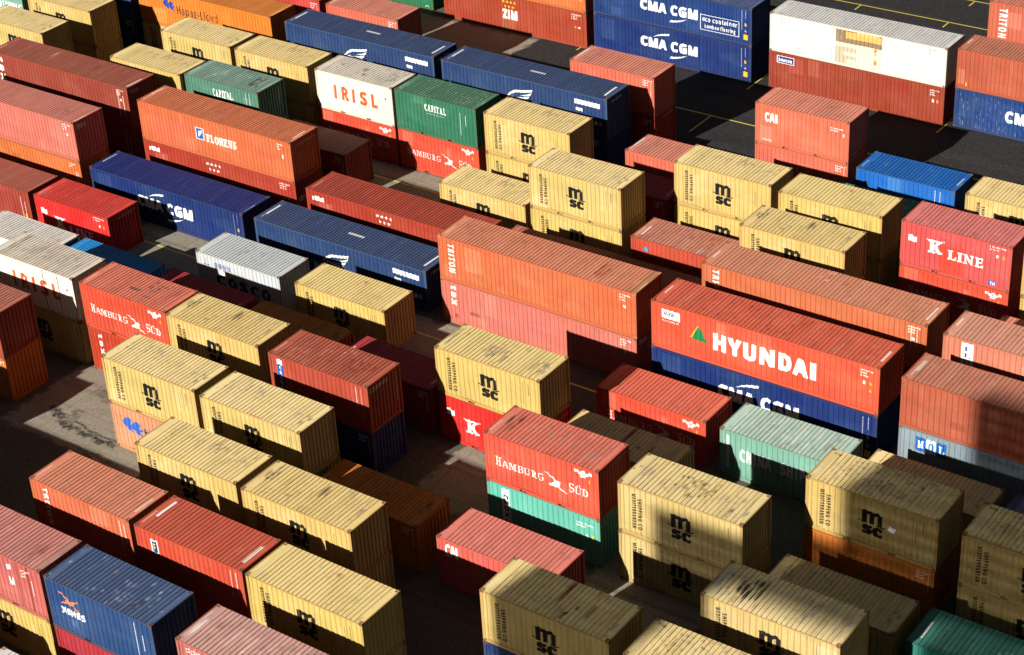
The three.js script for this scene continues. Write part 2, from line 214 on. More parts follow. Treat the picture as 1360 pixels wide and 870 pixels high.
function stars(k, col = WHITE, word) {
  const { c, w, h } = k; const st = (u, v) => { c.fillStyle = css(col); c.beginPath(); for (let i = 0; i < 10; i++) { const a = -Math.PI / 2 + i * Math.PI / 5, r = i % 2 ? 5.5 : 12.5; c.lineTo(u * w + Math.cos(a) * r, v * h + Math.sin(a) * r); } c.fill(); };
  for (let i = 0; i < 4; i++) st(0.43 + i * 0.026, 0.17 + 0.0 * i); for (let i = 0; i < 3; i++) st(0.443 + i * 0.026, 0.3);
  if (word) k.text(word, 0.424, 0.526, 0.4, 0.64, WHITE, 'bold', 'sans-serif', 10);
  k.marks(0.9, 0.1, 3, WHITE, 0.75); k.tri(0.925, 0.45); k.tri(0.95, 0.45, WHITE);
}
function feather(k) {
  const { c, w, h } = k; const P = (a) => { c.beginPath(); a.forEach(([u, v], i) => i ? c.lineTo(u * w, v * h) : c.moveTo(u * w, v * h)); c.closePath(); c.fill(); };
  c.fillStyle = css(WHITE);
  P([[0.40, 0.52], [0.425, 0.4], [0.45, 0.33], [0.5, 0.29], [0.56, 0.23], [0.555, 0.29], [0.51, 0.345], [0.46, 0.38], [0.43, 0.45], [0.41, 0.52]]);
  P([[0.552, 0.31], [0.545, 0.39], [0.515, 0.43], [0.48, 0.44], [0.5, 0.415], [0.53, 0.37]]); P([[0.54, 0.41], [0.53, 0.48], [0.495, 0.51], [0.46, 0.5], [0.5, 0.475], [0.525, 0.44]]); P([[0.525, 0.5], [0.515, 0.56], [0.48, 0.58], [0.43, 0.53], [0.41, 0.56], [0.43, 0.5], [0.47, 0.53], [0.5, 0.53]]);
  k.text('NYK LOGISTICS', 0.34, 0.62, 0.62, 0.8, WHITE, 'bold');
  for (let i = 0; i < 8; i++) k.fill(0.81 + i * 0.0185, 0.8265 + i * 0.0185, 0.17, 0.29, WHITE); for (let i = 0; i < 3; i++) k.fill(0.815 + i * 0.014, 0.827 + i * 0.014, 0.38, 0.46, WHITE); k.fill(0.925, 0.94, 0.62, 0.72, WHITE); k.fill(0.95, 0.966, 0.62, 0.72, [230, 150, 60]);
}
function arrows(k, u, v, s, col = [40, 66, 160]) {   // two stacked blue arrowheads
  const { c, w, h } = k; c.fillStyle = css(col); for (const [dx, dy] of [[0, 0], [0.75, 0.1]]) { c.beginPath();[[0.5, 0], [0.95, 0.12], [0.8, 0.42], [1.15, 0.5], [0.85, 0.62], [1.0, 0.95], [0.55, 0.85], [0, 0.45]].forEach(([a, b], i) => { const x = u * w + (a + dx) * s, y = v * h + (b + dy) * s * 1.15; i ? c.lineTo(x, y) : c.moveTo(x, y); }); c.fill(); }
}
const tag3 = (k) => { k.marks(0.86, 0.1, 3, WHITE, 0.6); k.vmarks(0.95, 0.15, 0.5, WHITE, 4); };

// --- 20 ft liveries
const Y1 = [244, 209, 118], YR = [202, 178, 120], GREY = [96, 90, 88], SOOT = [38, 34, 30];
const msc = (key, seed, o) => livery(key, { col: o.col ?? Y1, roofFadeLift: 0.07 + (o.roofFadeLift ?? 0.36), roofDustLight: [222, 203, 154], seed, wear: o.wear ?? 0.7, dirt: o.dirt ?? 0.45, rust: 0.5, side: (k) => yellowLogo(k, seed), top: o.top, end: (e) => { if (seed % 2) for (let y = 0.15; y < 0.6; y += 0.05) { e.c.fillStyle = css([60, 50, 34], 0.7); e.c.fillRect(0.86 * e.w, y * e.h, 2.5, 4); } } });
msc('yellowA', 1, { dirt: 0.25, wear: 0.3, col: [243, 208, 116] });
msc('yellowB', 2, { roofFadeLift: 0.42, col: [242, 208, 122], top: (t) => { t.smear(0.55, 0.3, 7, 0.1, GREY, 0.5); } });
msc('yellowC', 3, { top: (t) => { t.smear(0.04, 0.5, 6, 0.03, GREY, 0.55, 1.4); t.smear(0.5, 0.62, 12, 0.18, GREY, 0.7, 0.9); t.smear(0.9, 0.6, 10, 0.14, GREY, 0.75, 1.1); } });
msc('yellowD', 4, { col: [243, 204, 118], roofFadeLift: 0.3, top: (t) => { t.smear(0.08, 0.35, 8, 0.08, SOOT, 0.6, 0.8); t.smear(0.55, 0.3, 5, 0.05, SOOT, 0.55, 0.7); t.smear(0.93, 0.45, 4, 0.03, [110, 104, 110], 0.6, 0.6); } });
msc('yellowE', 5, { dirt: 0.8, wear: 0.85, col: [232, 204, 130], top: (t) => { for (let i = 0; i < 26; i++) t.smear(0.36 + 0.014 * i * (i < 14 ? 1 : 0.8), 0.42 + Math.sin(i * 1.9) * 0.16, 1, 0.02, [70, 56, 26], 0.7, 0.25); t.smear(0.86, 0.75, 3, 0.015, [50, 44, 30], 0.75, 0.9); t.smear(0.12, 0.5, 5, 0.1, [126, 116, 116], 0.6, 1.2); t.smear(0.04, 0.6, 2, 0.02, SOOT, 0.9, 0.1); t.smear(0.95, 0.8, 4, 0.04, [104, 100, 110], 0.6, 0.4); } });
msc('yellowF', 6, { col: [240, 208, 134], roofFadeLift: 0.5, dirt: 0.9, wear: 0.9, top: (t) => { t.smear(0.06, 0.5, 10, 0.1, [112, 112, 122], 0.75, 1.3); t.smear(0.26, 0.45, 22, 0.16, SOOT, 0.85, 1.1); t.smear(0.7, 0.5, 6, 0.15, [124, 118, 124], 0.5, 1.1); t.smear(0.95, 0.6, 6, 0.05, [120, 116, 124], 0.6, 0.8); } });
msc('yellowG', 7, { dirt: 0.95, wear: 0.7, col: [234, 202, 118], top: (t) => { for (let i = 0; i < 70; i++) t.smear(t.R(), t.R(), 1, 0.01, t.R() < 0.5 ? [52, 54, 66] : [96, 94, 92], 0.6, 0.12); } });
msc('yellowH', 8, { col: [241, 208, 126], dirt: 0.6, wear: 0.6, top: (t) => { t.smear(0.5, 0.3, 8, 0.02, [92, 48, 26], 0.6, 1.2); t.smear(0.74, 0.5, 5, 0.02, [100, 56, 30], 0.5, 1.0); t.smear(0.62, 0.7, 4, 0.015, SOOT, 0.9, 0.5); t.smear(0.95, 0.7, 3, 0.03, [90, 88, 96], 0.6, 0.6); } });
msc('yellowI', 9, { col: [244, 212, 128], roofFadeLift: 0.46, dirt: 0.7, wear: 0.5, top: (t) => { t.smear(0.93, 0.6, 4, 0.04, [92, 80, 66], 0.6, 0.4); t.smear(0.4, 0.35, 5, 0.12, [118, 114, 120], 0.5, 0.7); } });

const birdTop = (t) => { t.smear(0.12, 0.5, 9, 0.09, SOOT, 0.6, 0.9); t.smear(0.5, 0.45, 9, 0.2, [128, 118, 110], 0.6, 0.7); t.smear(0.82, 0.5, 10, 0.16, [120, 110, 104], 0.65, 0.8); };
livery('birdA', { roofFadeLift: 0.22, col: [246, 92, 68], seed: 21, dirt: 0.6, side: (k) => seaBird(k), top: birdTop, end: (e) => e.marks(0.45, 0.95, 0.08) });
livery('birdB', { roofFadeLift: 0.28, col: [246, 84, 56], seed: 22, dirt: 0.7, side: (k) => seaBird(k), top: (t) => { for (let i = 0; i < 5; i++) t.bar(0.42 + t.R() * 0.35, 0.5 + t.R() * 0.3, 0.2 + 0.12 * i, 0.28 + 0.12 * i, i % 2 ? SOOT : [120, 106, 100], 0.4); t.smear(0.6, 0.45, 9, 0.25, [112, 100, 94], 0.5, 0.7); t.smear(0.55, 0.3, 4, 0.2, SOOT, 0.6, 0.3); } });
livery('birdC', { col: [248, 84, 58], seed: 23, dirt: 0.35, side: (k) => seaBird(k, [225, 225, 225]), top: (t) => { t.smear(0.2, 0.4, 6, 0.1, [180, 60, 40], 0.5, 0.6); }, end: (e) => e.marks(0.45, 0.95, 0.08) });
const kline = (k, d = 0) => { k.text('"', 0.23, 0.255, 0.28 + d, 0.36 + d, WHITE, 'bold', 'serif'); k.text('K', 0.255, 0.375, 0.29 + d, 0.56 + d, WHITE, 'bold', 'serif', 6); k.text('"', 0.38, 0.405, 0.26 + d, 0.34 + d, WHITE, 'bold', 'serif'); k.text('LINE', 0.43, 0.755, 0.42 + d, 0.62 + d, WHITE, 'bold', 'serif', 4); k.fill(0.07, 0.105, 0.28, 0.42, WHITE); k.fill(0.1, 0.145, 0.31, 0.43, WHITE); k.marks(0.8, 0.08, 2, WHITE, 0.85); k.fill(0.86, 0.88, 0.26, 0.32, WHITE); k.fill(0.915, 0.935, 0.25, 0.33, [240, 160, 40]); };
livery('kPink', { roofFadeLift: 0.25, col: [240, 92, 92], seed: 31, side: (k) => { k.fill(0.365, 0.58, 0.34, 0.99, [222, 66, 44], 0.75); kline(k); k.fill(0.81, 0.88, 0.84, 0.96, [60, 110, 200]); k.text('TR', 0.82, 0.87, 0.87, 0.94, WHITE); }, top: (t) => t.smear(0.8, 0.6, 4, 0.1, [180, 150, 140], 0.5) });
livery('kRed', { roofFadeLift: 0.1, col: [245, 40, 36], seed: 32, wear: 0.3, side: (k) => kline(k, 0.12), end: (e) => e.marks(0.3, 0.9, 0.1) });
livery('salmonBold', { roofFadeLift: 0.25, col: [247, 122, 92], seed: 33, side: (k) => { k.text('CAI', 0.1, 0.24, 0.22, 0.42, WHITE, 'bold', 'sans-serif', 8); k.marks(0.8, 0.2, 2, WHITE, 0.8); k.fill(0.93, 0.95, 0.3, 0.38, WHITE, 0.7); k.fill(0.08, 0.18, 0.86, 0.9, WHITE, 0.5); }, top: (t) => t.smear(0.4, 0.4, 4, 0.1, [150, 80, 70], 0.5), end: (e) => e.marks(0.2, 0.5, 0.9) });
livery('pinkBold', { roofFadeLift: 0.22, col: [244, 108, 96], seed: 34, wear: 0.35, dirt: 0.3, side: (k) => { k.text('CAI', 0.07, 0.185, 0.12, 0.34, WHITE, 'bold', 'sans-serif', 8); tag3(k); }, end: (e) => e.text('CAI', 0.1, 0.4, 0.1, 0.24) });
livery('greenSerif', { roofFadeLift: 0.12, col: [46, 128, 96], seed: 35, dirt: 0.8, side: (k) => { k.text('CAPITAL', 0.36, 0.63, 0.2, 0.36, WHITE, 'bold', 'serif', 2); k.fill(0.38, 0.6, 0.42, 0.435, WHITE, 0.5); k.vmarks(0.8, 0.2, 0.75, WHITE, 4); k.vmarks(0.86, 0.25, 0.5, WHITE, 4); }, top: (t) => { for (let i = 0; i < 50; i++) t.bar(t.R(), t.R() * 0.05 + t.R(), t.R(), 0, [0, 0, 0], 0); for (let i = 0; i < 46; i++) t.smear(t.R(), t.R(), 1, 0.01, t.R() < 0.6 ? [150, 150, 136] : [110, 74, 50], 0.5, 0.2); t.smear(0.8, 0.75, 10, 0.2, [150, 140, 128], 0.5, 0.4); } });
livery('tealSerif', { roofFadeLift: 0.35, roofDustLight: [170, 176, 170], col: [84, 146, 124], seed: 36, dirt: 0.8, wear: 0.8, side: (k) => { k.text('CAPITAL', 0.37, 0.64, 0.2, 0.38, WHITE, 'bold', 'serif', 2); k.vmarks(0.82, 0.1, 0.7, WHITE, 4); k.vmarks(0.87, 0.1, 0.4, WHITE, 4); }, top: (t) => { t.smear(0.83, 0.5, 12, 0.12, SOOT, 0.8, 1.0); t.smear(0.4, 0.5, 10, 0.6, [186, 190, 182], 0.5, 1.2); }, end: (e) => { e.c.fillStyle = css(WHITE, 0.8); e.c.fillRect(0.8 * e.w, 0.1 * e.h, 2, 60); } });
const redFive = (k) => { k.text('I', 0.225, 0.275, 0.31, 0.64, [226, 96, 52], 'bold', 'sans-serif', 6); k.text('R', 0.32, 0.42, 0.31, 0.63, [226, 96, 52], 'bold', 'sans-serif', 6); k.text('I', 0.46, 0.51, 0.31, 0.63, [226, 96, 52], 'bold', 'sans-serif', 6); k.text('S', 0.57, 0.67, 0.31, 0.63, [226, 96, 52], 'bold', 'sans-serif', 6); k.text('L', 0.71, 0.8, 0.31, 0.63, [226, 96, 52], 'bold', 'sans-serif', 6); k.fill(0.9, 0.915, 0.3, 0.36, [226, 96, 52]); };
livery('whiteRed', { k: 2.0, roofFadeLift: 0.45, roofDustLight: [168, 160, 150], col: [255, 248, 232], seed: 37, dirt: 0.5, side: redFive, top: (t) => { t.smear(0.2, 0.45, 5, 0.05, [92, 84, 74], 0.6, 0.3); t.smear(0.5, 0.55, 9, 0.1, [70, 62, 54], 0.7, 0.4); t.smear(0.86, 0.5, 9, 0.1, [92, 70, 56], 0.6, 0.5); } });
livery('whiteRedPanels', { k: 1.7, roofFadeLift: 0.5, roofDustLight: [160, 150, 138], col: [252, 244, 226], seed: 38, dirt: 1, wear: 0.6, side: (k) => { redFive(k); for (const u of [0.33, 0.62, 0.8]) k.fill(u, u + 0.008, 0, 1, [60, 54, 46]); }, top: (t) => { t.smear(0.3, 0.4, 16, 0.4, [120, 110, 102], 0.5, 1.2); t.smear(0.7, 0.5, 12, 0.4, [136, 124, 110], 0.5, 1.2); } });
livery('paleGreyNavy', { k: 2.1, roofFadeLift: 0.25, roofDustLight: [176, 182, 184], col: [214, 222, 226], seed: 39, dirt: 0.25, wear: 0.25, side: (k) => { ['C', 'O', 'S', 'C', 'O'].forEach((s, i) => k.text(s, 0.22 + i * 0.135, 0.32 + i * 0.135, 0.45, 0.68, [30, 40, 84], 'bold', 'sans-serif', 10)); const { c, w, h } = k; c.strokeStyle = css([40, 70, 150]); c.lineWidth = 4; for (let i = 0; i < 4; i++) { const x = (0.22 + i * 0.05) * w, y = 0.16 * h; c.strokeRect(x, y + 6, 18, 14); c.beginPath(); c.moveTo(x + 9, y); c.lineTo(x + 9, y + 30); c.moveTo(x, y + 30); c.lineTo(x + 20, y + 26); c.stroke(); } c.beginPath(); c.moveTo(0.11 * w, 0.12 * h); c.lineTo(0.11 * w, 0.26 * h); c.moveTo(0.08 * w, 0.27 * h); c.lineTo(0.15 * w, 0.27 * h); c.stroke(); k.fill(0.27, 0.33, 0.33, 0.42, WHITE); } });
livery('brownBlueStrip', { roofFadeLift: 0.1, col: [200, 78, 56], seed: 40, dirt: 0.9, side: (k) => { k.fill(0.08, 0.135, 0.09, 0.9, [30, 92, 178]); k.fill(0.08, 0.135, 0.09, 0.2, WHITE); ['C', 'R', 'O', 'N', 'O', 'S'].forEach((s, i) => k.text(s, 0.09, 0.125, 0.235 + i * 0.105, 0.305 + i * 0.105, WHITE)); k.vmarks(0.87, 0.1, 0.6); k.vmarks(0.92, 0.1, 0.6); }, top: (t) => { t.smear(0.24, 0.7, 14, 0.2, [150, 120, 96], 0.6, 0.7); t.smear(0.7, 0.5, 16, 0.4, [84, 24, 20], 0.6, 0.5); t.smear(0.5, 0.2, 5, 0.2, [190, 160, 150], 0.5, 0.3); }, end: (e) => { e.text('CRONOS', 0.08, 0.62, 0.07, 0.17); e.c.fillStyle = css(WHITE, 0.6); e.c.fillRect(0.84 * e.w, 0.08 * e.h, 2, 90); } });
livery('salmonVertical', { roofFadeLift: 0.26, col: [240, 120, 80], seed: 41, dirt: 0.4, side: (k) => { k.vtext('TRITON', 0.125, 0.17, 0.1, 0.86, WHITE); k.vmarks(0.89, 0.1, 0.6); k.vmarks(0.93, 0.15, 0.5); }, top: (t) => t.strip(0.955, 0.3, 0.75) });
livery('brickBadge', { roofFadeLift: 0.08, col: [228, 84, 58], seed: 42, dirt: 0.35, wear: 0.3, side: (k) => { k.fill(0.135, 0.2, 0.17, 0.45, WHITE); k.fill(0.145, 0.19, 0.2, 0.42, [30, 60, 120]); k.text('F', 0.152, 0.184, 0.24, 0.38, [240, 220, 110]); k.vmarks(0.88, 0.1, 0.6); k.vmarks(0.93, 0.1, 0.5); }, top: (t) => { t.bar(0.06, 0.085, 0.12, 0.62, WHITE, 0.9); t.bar(0.925, 0.95, 0.3, 0.8, WHITE, 0.9); } });
livery('blueStar', { roofFadeLift: 0.1, col: [40, 78, 138], seed: 43, dirt: 0.6, wear: 0.5, side: (k) => { const { c, w, h } = k; c.strokeStyle = css([244, 138, 96]); c.lineWidth = 7; for (const p of [[[0.12, 0.2], [0.17, 0.26], [0.21, 0.35], [0.26, 0.42], [0.3, 0.52]], [[0.13, 0.42], [0.19, 0.37], [0.23, 0.34], [0.29, 0.28]]]) { c.beginPath(); p.forEach(([u, v], i) => i ? c.lineTo(u * w, v * h) : c.moveTo(u * w, v * h)); c.stroke(); } k.fill(0.175, 0.245, 0.32, 0.4, [244, 138, 96]); k.text('XINES', 0.12, 0.34, 0.5, 0.62, WHITE, 'bold', 'sans-serif', 6); k.fill(0.19, 0.25, 0.7, 0.82, [90, 116, 160], 0.6); k.vmarks(0.82, 0.12, 0.95, WHITE, 5); k.vmarks(0.89, 0.3, 0.6, WHITE, 5); k.fill(0.9, 0.92, 0.8, 0.9, WHITE); }, top: (t) => { for (let i = 0; i < 24; i++) t.smear(t.R(), t.R(), 1, 0.02, [156, 160, 168], 0.55, 0.35); t.smear(0.75, 0.75, 4, 0.05, SOOT, 0.8, 0.3); } });
livery('pinkLetters', { roofFadeLift: 0.25, col: [222, 112, 108], seed: 44, dirt: 0.6, wear: 0.9, side: (k) => { k.text('M', 0.645, 0.71, 0.42, 0.57, WHITE, 'bold', 'sans-serif', 5); k.fill(0.655, 0.69, 0.16, 0.26, WHITE); k.fill(0.735, 0.76, 0.05, 0.95, [120, 62, 40], 0.55); k.fill(0.85, 0.87, 0.0, 0.95, [110, 56, 36], 0.5); k.marks(0.79, 0.15, 3); k.vmarks(0.885, 0.3, 0.6); }, top: (t) => { t.smear(0.82, 0.6, 8, 0.08, [110, 66, 56], 0.5, 0.8); t.bar(0.94, 1, 0, 1, [150, 128, 110], 0.6); } });
livery('pinkFaded', { roofFadeLift: 0.45, roofDustLight: [190, 170, 165], col: [214, 124, 112], seed: 45, dirt: 1, wear: 0.9, side: (k) => { k.marks(0.08, 0.12, 2, WHITE, 0.7); }, top: (t) => { t.smear(0.18, 0.55, 6, 0.04, [110, 74, 60], 0.6, 0.8); t.smear(0.5, 0.5, 20, 0.9, [206, 186, 180], 0.5, 1.2); t.smear(0.04, 0.5, 6, 0.06, [200, 190, 180], 0.6, 1.2); } });
livery('aquaWords', { roofFadeLift: 0.45, roofDustLight: [186, 196, 188], col: [136, 198, 178], seed: 46, dirt: 0.8, wear: 0.7, side: (k) => { k.text('CHINA', 0.17, 0.44, 0.34, 0.58, WHITE, 'bold', 'sans-serif', 4); k.text('SHIPPING', 0.52, 0.97, 0.34, 0.58, WHITE, 'bold', 'sans-serif', 4); k.vmarks(0.055, 0.12, 0.8, WHITE, 16); }, top: (t) => { t.smear(0.5, 0.5, 26, 0.9, [176, 190, 182], 0.5, 1.3); t.smear(0.85, 0.4, 5, 0.1, [112, 84, 60], 0.5, 0.7); } });
livery('aquaStrip', { k: 2.1, col: [104, 200, 180], seed: 47, wear: 0.25, side: (k) => { k.fill(0.13, 0.195, 0.08, 0.98, WHITE); k.vtext('CRONOS', 0.142, 0.183, 0.2, 0.94, [50, 56, 90]); k.marks(0.79, 0.18, 2, WHITE, 0.9); k.fill(0.87, 0.89, 0.4, 0.48, WHITE); k.fill(0.92, 0.94, 0.38, 0.48, [240, 190, 60]); } });
livery('blueBright', { k: 1.95, roofFadeLift: 0.0, roofDustLight: [110, 150, 190], col: [16, 98, 194], seed: 48, wear: 0.25, dirt: 0.3, side: (k) => { k.vmarks(0.8, 0.1, 0.6, WHITE, 5); k.vmarks(0.85, 0.1, 0.5, WHITE, 5); }, top: (t) => t.strip(0.955, 0.3, 0.7) });
livery('redVertical', { col: [212, 66, 40], seed: 49, side: (k) => { k.vtext('tex', 0.115, 0.155, 0.12, 0.6, WHITE); tag3(k); } });
livery('peachArrow', { col: [247, 172, 128], seed: 50, wear: 0.9, side: (k) => { k.c.fillStyle = css([52, 98, 196]); arrows(k, 0.1, 0.22, 76, [58, 104, 200]); k.text('Hapag-Lloyd', 0.34, 0.85, 0.35, 0.5, [60, 50, 90]); } });
livery('salmonPlain', { roofFadeLift: 0.25, col: [243, 120, 94], seed: 51, dirt: 0.6, side: tag3, top: (t) => { t.smear(0.1, 0.5, 8, 0.1, [140, 110, 96], 0.6, 1.2); t.strip(0.02, 0.2, 0.7, WHITE, 10); } });
livery('brickDisc', { roofFadeLift: 0.45, roofDustLight: [176, 150, 136], col: [214, 78, 54], seed: 52, dirt: 0.8, side: (k) => { k.c.fillStyle = css([80, 150, 200]); k.c.beginPath(); k.c.arc(0.155 * k.w, 0.24 * k.h, 14, 0, 7); k.c.fill(); tag3(k); }, top: (t) => { t.smear(0.5, 0.35, 10, 0.5, [120, 58, 40], 0.6, 0.8); t.smear(0.7, 0.4, 8, 0.06, [150, 70, 30], 0.7, 0.9); t.smear(0.8, 0.7, 12, 0.3, [168, 150, 140], 0.5, 0.9); t.strip(0.06, 0.4, 0.8, WHITE, 10); } });
livery('redPlain', { col: [226, 64, 58], seed: 53, side: tag3, end: (e) => e.marks(0.4, 0.9, 0.1) });
livery('crimson', { roofFadeLift: 0.04, col: [196, 46, 60], seed: 54, side: tag3, dirt: 0.3, top: (t) => { t.strip(0.05, 0.45, 0.8); t.strip(0.94, 0.4, 0.8); }, end: (e) => { e.marks(0.15, 0.7, 0.2); e.marks(0.25, 0.6, 0.28); } });
livery('amber', { roofFadeLift: 0.03, roofDustLight: [206, 170, 110], col: [240, 136, 44], seed: 55, side: tag3, dirt: 0.7, top: (t) => { t.smear(0.92, 0.5, 6, 0.05, SOOT, 0.6, 0.8); t.smear(0.55, 0.5, 4, 0.1, SOOT, 0.5, 0.4); } });
livery('navy', { col: [36, 66, 130], seed: 56, side: tag3, dirt: 0.4 });
livery('whitePlain', { k: 1.45, roofFadeLift: 0.5, roofDustLight: [156, 152, 148], col: [246, 242, 234], seed: 57, dirt: 0.6, side: (k) => tag3(k), top: (t) => { t.smear(0.92, 0.6, 8, 0.1, [168, 116, 70], 0.6, 0.4); t.smear(0.5, 0.5, 12, 0.6, [170, 166, 158], 0.5, 1.1); }, end: (e) => { e.c.fillStyle = css([56, 92, 150]); e.c.fillRect(0, 0, e.w, e.h); } });
livery('azure', { k: 1.7, roofFadeLift: 0, roofDustLight: [120, 170, 200], col: [30, 140, 220], seed: 58, dirt: 0.3, side: tag3 });
livery('seaGreen', { roofFadeLift: 0.1, col: [40, 150, 136], seed: 59, dirt: 0.7, side: tag3, top: (t) => { t.strip(0.06, 0.35, 0.8, WHITE, 12); for (let i = 0; i < 16; i++) t.smear(0.55 + i * 0.025, 0.6, 1, 0.01, [170, 190, 180], 0.6, 0.3); } });
livery('darkBrown', { col: [184, 80, 64], seed: 60, side: tag3, dirt: 0.8 });

// --- 40 ft liveries
livery('redTriangle', { roofFadeLift: 0.1, L: 40, col: [250, 92, 62], seed: 71, wear: 0.35, dirt: 0.6, side: (k) => { k.text('HYUNDAI', 0.278, 0.738, 0.335, 0.665, WHITE, 'bold', 'sans-serif', 8); const { c, w, h } = k; c.fillStyle = css([240, 170, 60]); c.beginPath(); c.moveTo(0.178 * w, 0.56 * h); c.lineTo(0.213 * w, 0.27 * h); c.lineTo(0.22 * w, 0.3 * h); c.lineTo(0.19 * w, 0.58 * h); c.fill(); c.fillStyle = css([34, 128, 70]); c.beginPath(); c.moveTo(0.184 * w, 0.585 * h); c.lineTo(0.217 * w, 0.27 * h); c.lineTo(0.256 * w, 0.6 * h); c.fill(); k.fill(0.047, 0.133, 0.13, 0.32, [240, 238, 236]); k.text('HMM', 0.056, 0.106, 0.17, 0.26, [36, 50, 110], 'bold italic'); k.marks(0.048, 0.36, 1, WHITE, 0.95); k.marks(0.92, 0.12, 3, WHITE, 0.6); k.fill(0.93, 0.94, 0.36, 0.43, WHITE); k.fill(0.957, 0.968, 0.36, 0.42, [250, 170, 30]); k.tri(0.962, 0.53); }, top: (t) => { for (let i = 0; i < 40; i++) t.smear(0.15 + t.R() * 0.6, t.R(), 1, 0.02, [120, 36, 28], 0.5, 0.35); t.strip(0.975, 0.35, 0.75, WHITE, 12); t.strip(0.015, 0.3, 0.6, WHITE, 8); } });
livery('blueArc', { roofFadeLift: 0.1, roofDustLight: [110, 80, 150], L: 40, col: [13, 46, 124], seed: 72, wear: 0.2, dirt: 0.2, side: (k) => arcLetters(k, true), top: (t) => t.strip(0.015, 0.15, 0.6, WHITE, 8) });
livery('blueArcEco', { L: 40, col: [18, 58, 134], seed: 73, wear: 0.2, dirt: 0.3, side: (k) => { arcLetters(k); const { c, w, h } = k; c.strokeStyle = css(WHITE); c.lineWidth = 4; c.strokeRect(0.685 * w, 0.42 * h, 0.237 * w, 0.4 * h); k.text('eco container', 0.697, 0.91, 0.47, 0.59, WHITE); k.text('bamboo flooring', 0.71, 0.9, 0.66, 0.76, WHITE); } });
livery('blueArcWorn', { L: 40, col: [16, 60, 136], seed: 74, wear: 0.9, side: (k) => { k.text('CMA', 0.27, 0.43, 0.34, 0.6, WHITE, 'bold', 'sans-serif', 9); k.text('CGM', 0.46, 0.64, 0.34, 0.6, WHITE, 'bold', 'sans-serif', 9); for (let i = 0; i < 90; i++) k.fill(0.01 + k.R() * 0.35, 0.012 + k.R() * 0.35, k.R(), k.R(), [0, 0, 0], 0); for (let i = 0; i < 80; i++) { const u = k.R() * 0.5, v = k.R(); k.fill(u, u + 0.002, v, v + 0.05 + k.R() * 0.1, [200, 205, 210], 0.5); } } });
livery('orangeVertical', { roofFadeLift: 0.26, L: 40, col: [240, 118, 72], seed: 75, wear: 0.55, dirt: 0.5, side: (k) => vertText(k, 'TRITON'), top: (t) => { t.smear(0.78, 0.5, 14, 0.05, [130, 62, 40], 0.7, 1.1); t.smear(0.5, 0.4, 16, 0.4, [150, 80, 60], 0.4, 0.7); t.bar(0.965, 1, 0, 1, [150, 120, 80], 0.6); }, cast: [160, 110, 50] });
livery('pinkVertical', { roofFadeLift: 0.12, L: 40, col: [236, 128, 112], seed: 76, wear: 0.45, side: (k) => { vertText(k, 'tex', 0.05, 0.082, 0.1, 0.56); k.fill(0.145, 0.2, 0.6, 0.68, [150, 70, 50], 0.7); k.fill(0.065, 0.085, 0.75, 0.85, [150, 70, 50], 0.7); }, end: (e) => { e.text('tex', 0.12, 0.44, 0.05, 0.19); e.c.fillStyle = css(WHITE, 0.5); e.c.fillRect(0.87 * e.w, 0.05 * e.h, 2, 44); }, top: (t) => { t.smear(0.85, 0.5, 10, 0.1, [110, 56, 56], 0.5, 1.0); } });
livery('maroonVertical', { roofFadeLift: 0.14, L: 40, col: [172, 70, 52], seed: 77, wear: 0.4, side: (k) => { vertText(k, 'tex', 0.045, 0.085, 0.12, 0.75); k.vmarks(0.925, 0.1, 0.8, WHITE, 6); k.vmarks(0.955, 0.25, 0.6, WHITE, 6); k.tri(0.957, 0.4); k.fill(0.95, 0.962, 0.62, 0.7, [250, 180, 40]); }, end: (e) => { e.text('tex', 0.12, 0.42, 0.05, 0.18, [190, 186, 180]); }, top: (t) => { t.strip(0.975, 0.35, 0.9, WHITE, 10); t.smear(0.36, 0.35, 7, 0.02, [180, 150, 144], 0.6, 1.0); t.smear(0.66, 0.4, 12, 0.08, [84, 34, 34], 0.6, 0.8); } });
livery('orangeSquare', { roofFadeLift: 0.1, L: 40, col: [240, 116, 70], seed: 78, wear: 0.45, dirt: 0.5, side: (k) => { k.fill(0.07, 0.33, 0.28, 0.98, [216, 104, 82], 0.35); k.fill(0.38, 0.433, 0.28, 0.58, [232, 234, 236]); k.fill(0.385, 0.428, 0.3, 0.56, [36, 96, 176]); k.c.fillStyle = css(WHITE); k.c.beginPath(); k.c.moveTo(0.4 * k.w, 0.36 * k.h); k.c.lineTo(0.424 * k.w, 0.34 * k.h); k.c.lineTo(0.416 * k.w, 0.41 * k.h); k.c.lineTo(0.404 * k.w, 0.5 * k.h); k.c.lineTo(0.394 * k.w, 0.5 * k.h); k.c.fill(); k.text('FLORENS', 0.447, 0.64, 0.4, 0.58, WHITE, 'bold', 'serif', 5); k.marks(0.91, 0.11, 3, WHITE, 0.45); k.fill(0.935, 0.948, 0.36, 0.46, WHITE, 0.8); }, top: (t) => { t.strip(0.012, 0.15, 0.55, WHITE, 10); t.strip(0.97, 0.3, 0.75, WHITE, 10); t.smear(0.5, 0.5, 8, 0.1, [130, 62, 44], 0.4, 0.6); }, end: (e) => { e.marks(0.25, 0.9, 0.12); } });
livery('redStars', { roofFadeLift: 0.06, L: 40, col: [190, 58, 40], seed: 79, wear: 0.3, dirt: 0.4, side: (k) => { for (let i = 0; i < 6; i++) k.fill(0.036 + i * 0.012, 0.0445 + i * 0.012 + k.R() * 0.003, 0.13 + k.R() * 0.03, 0.25, WHITE); stars(k); }, end: (e) => e.text('ZIM', 0.1, 0.45, 0.4, 0.52) });
livery('brickStars', { L: 40, col: [186, 70, 42], seed: 80, wear: 0.3, side: (k) => stars(k, [244, 206, 40], 'ZIM') });
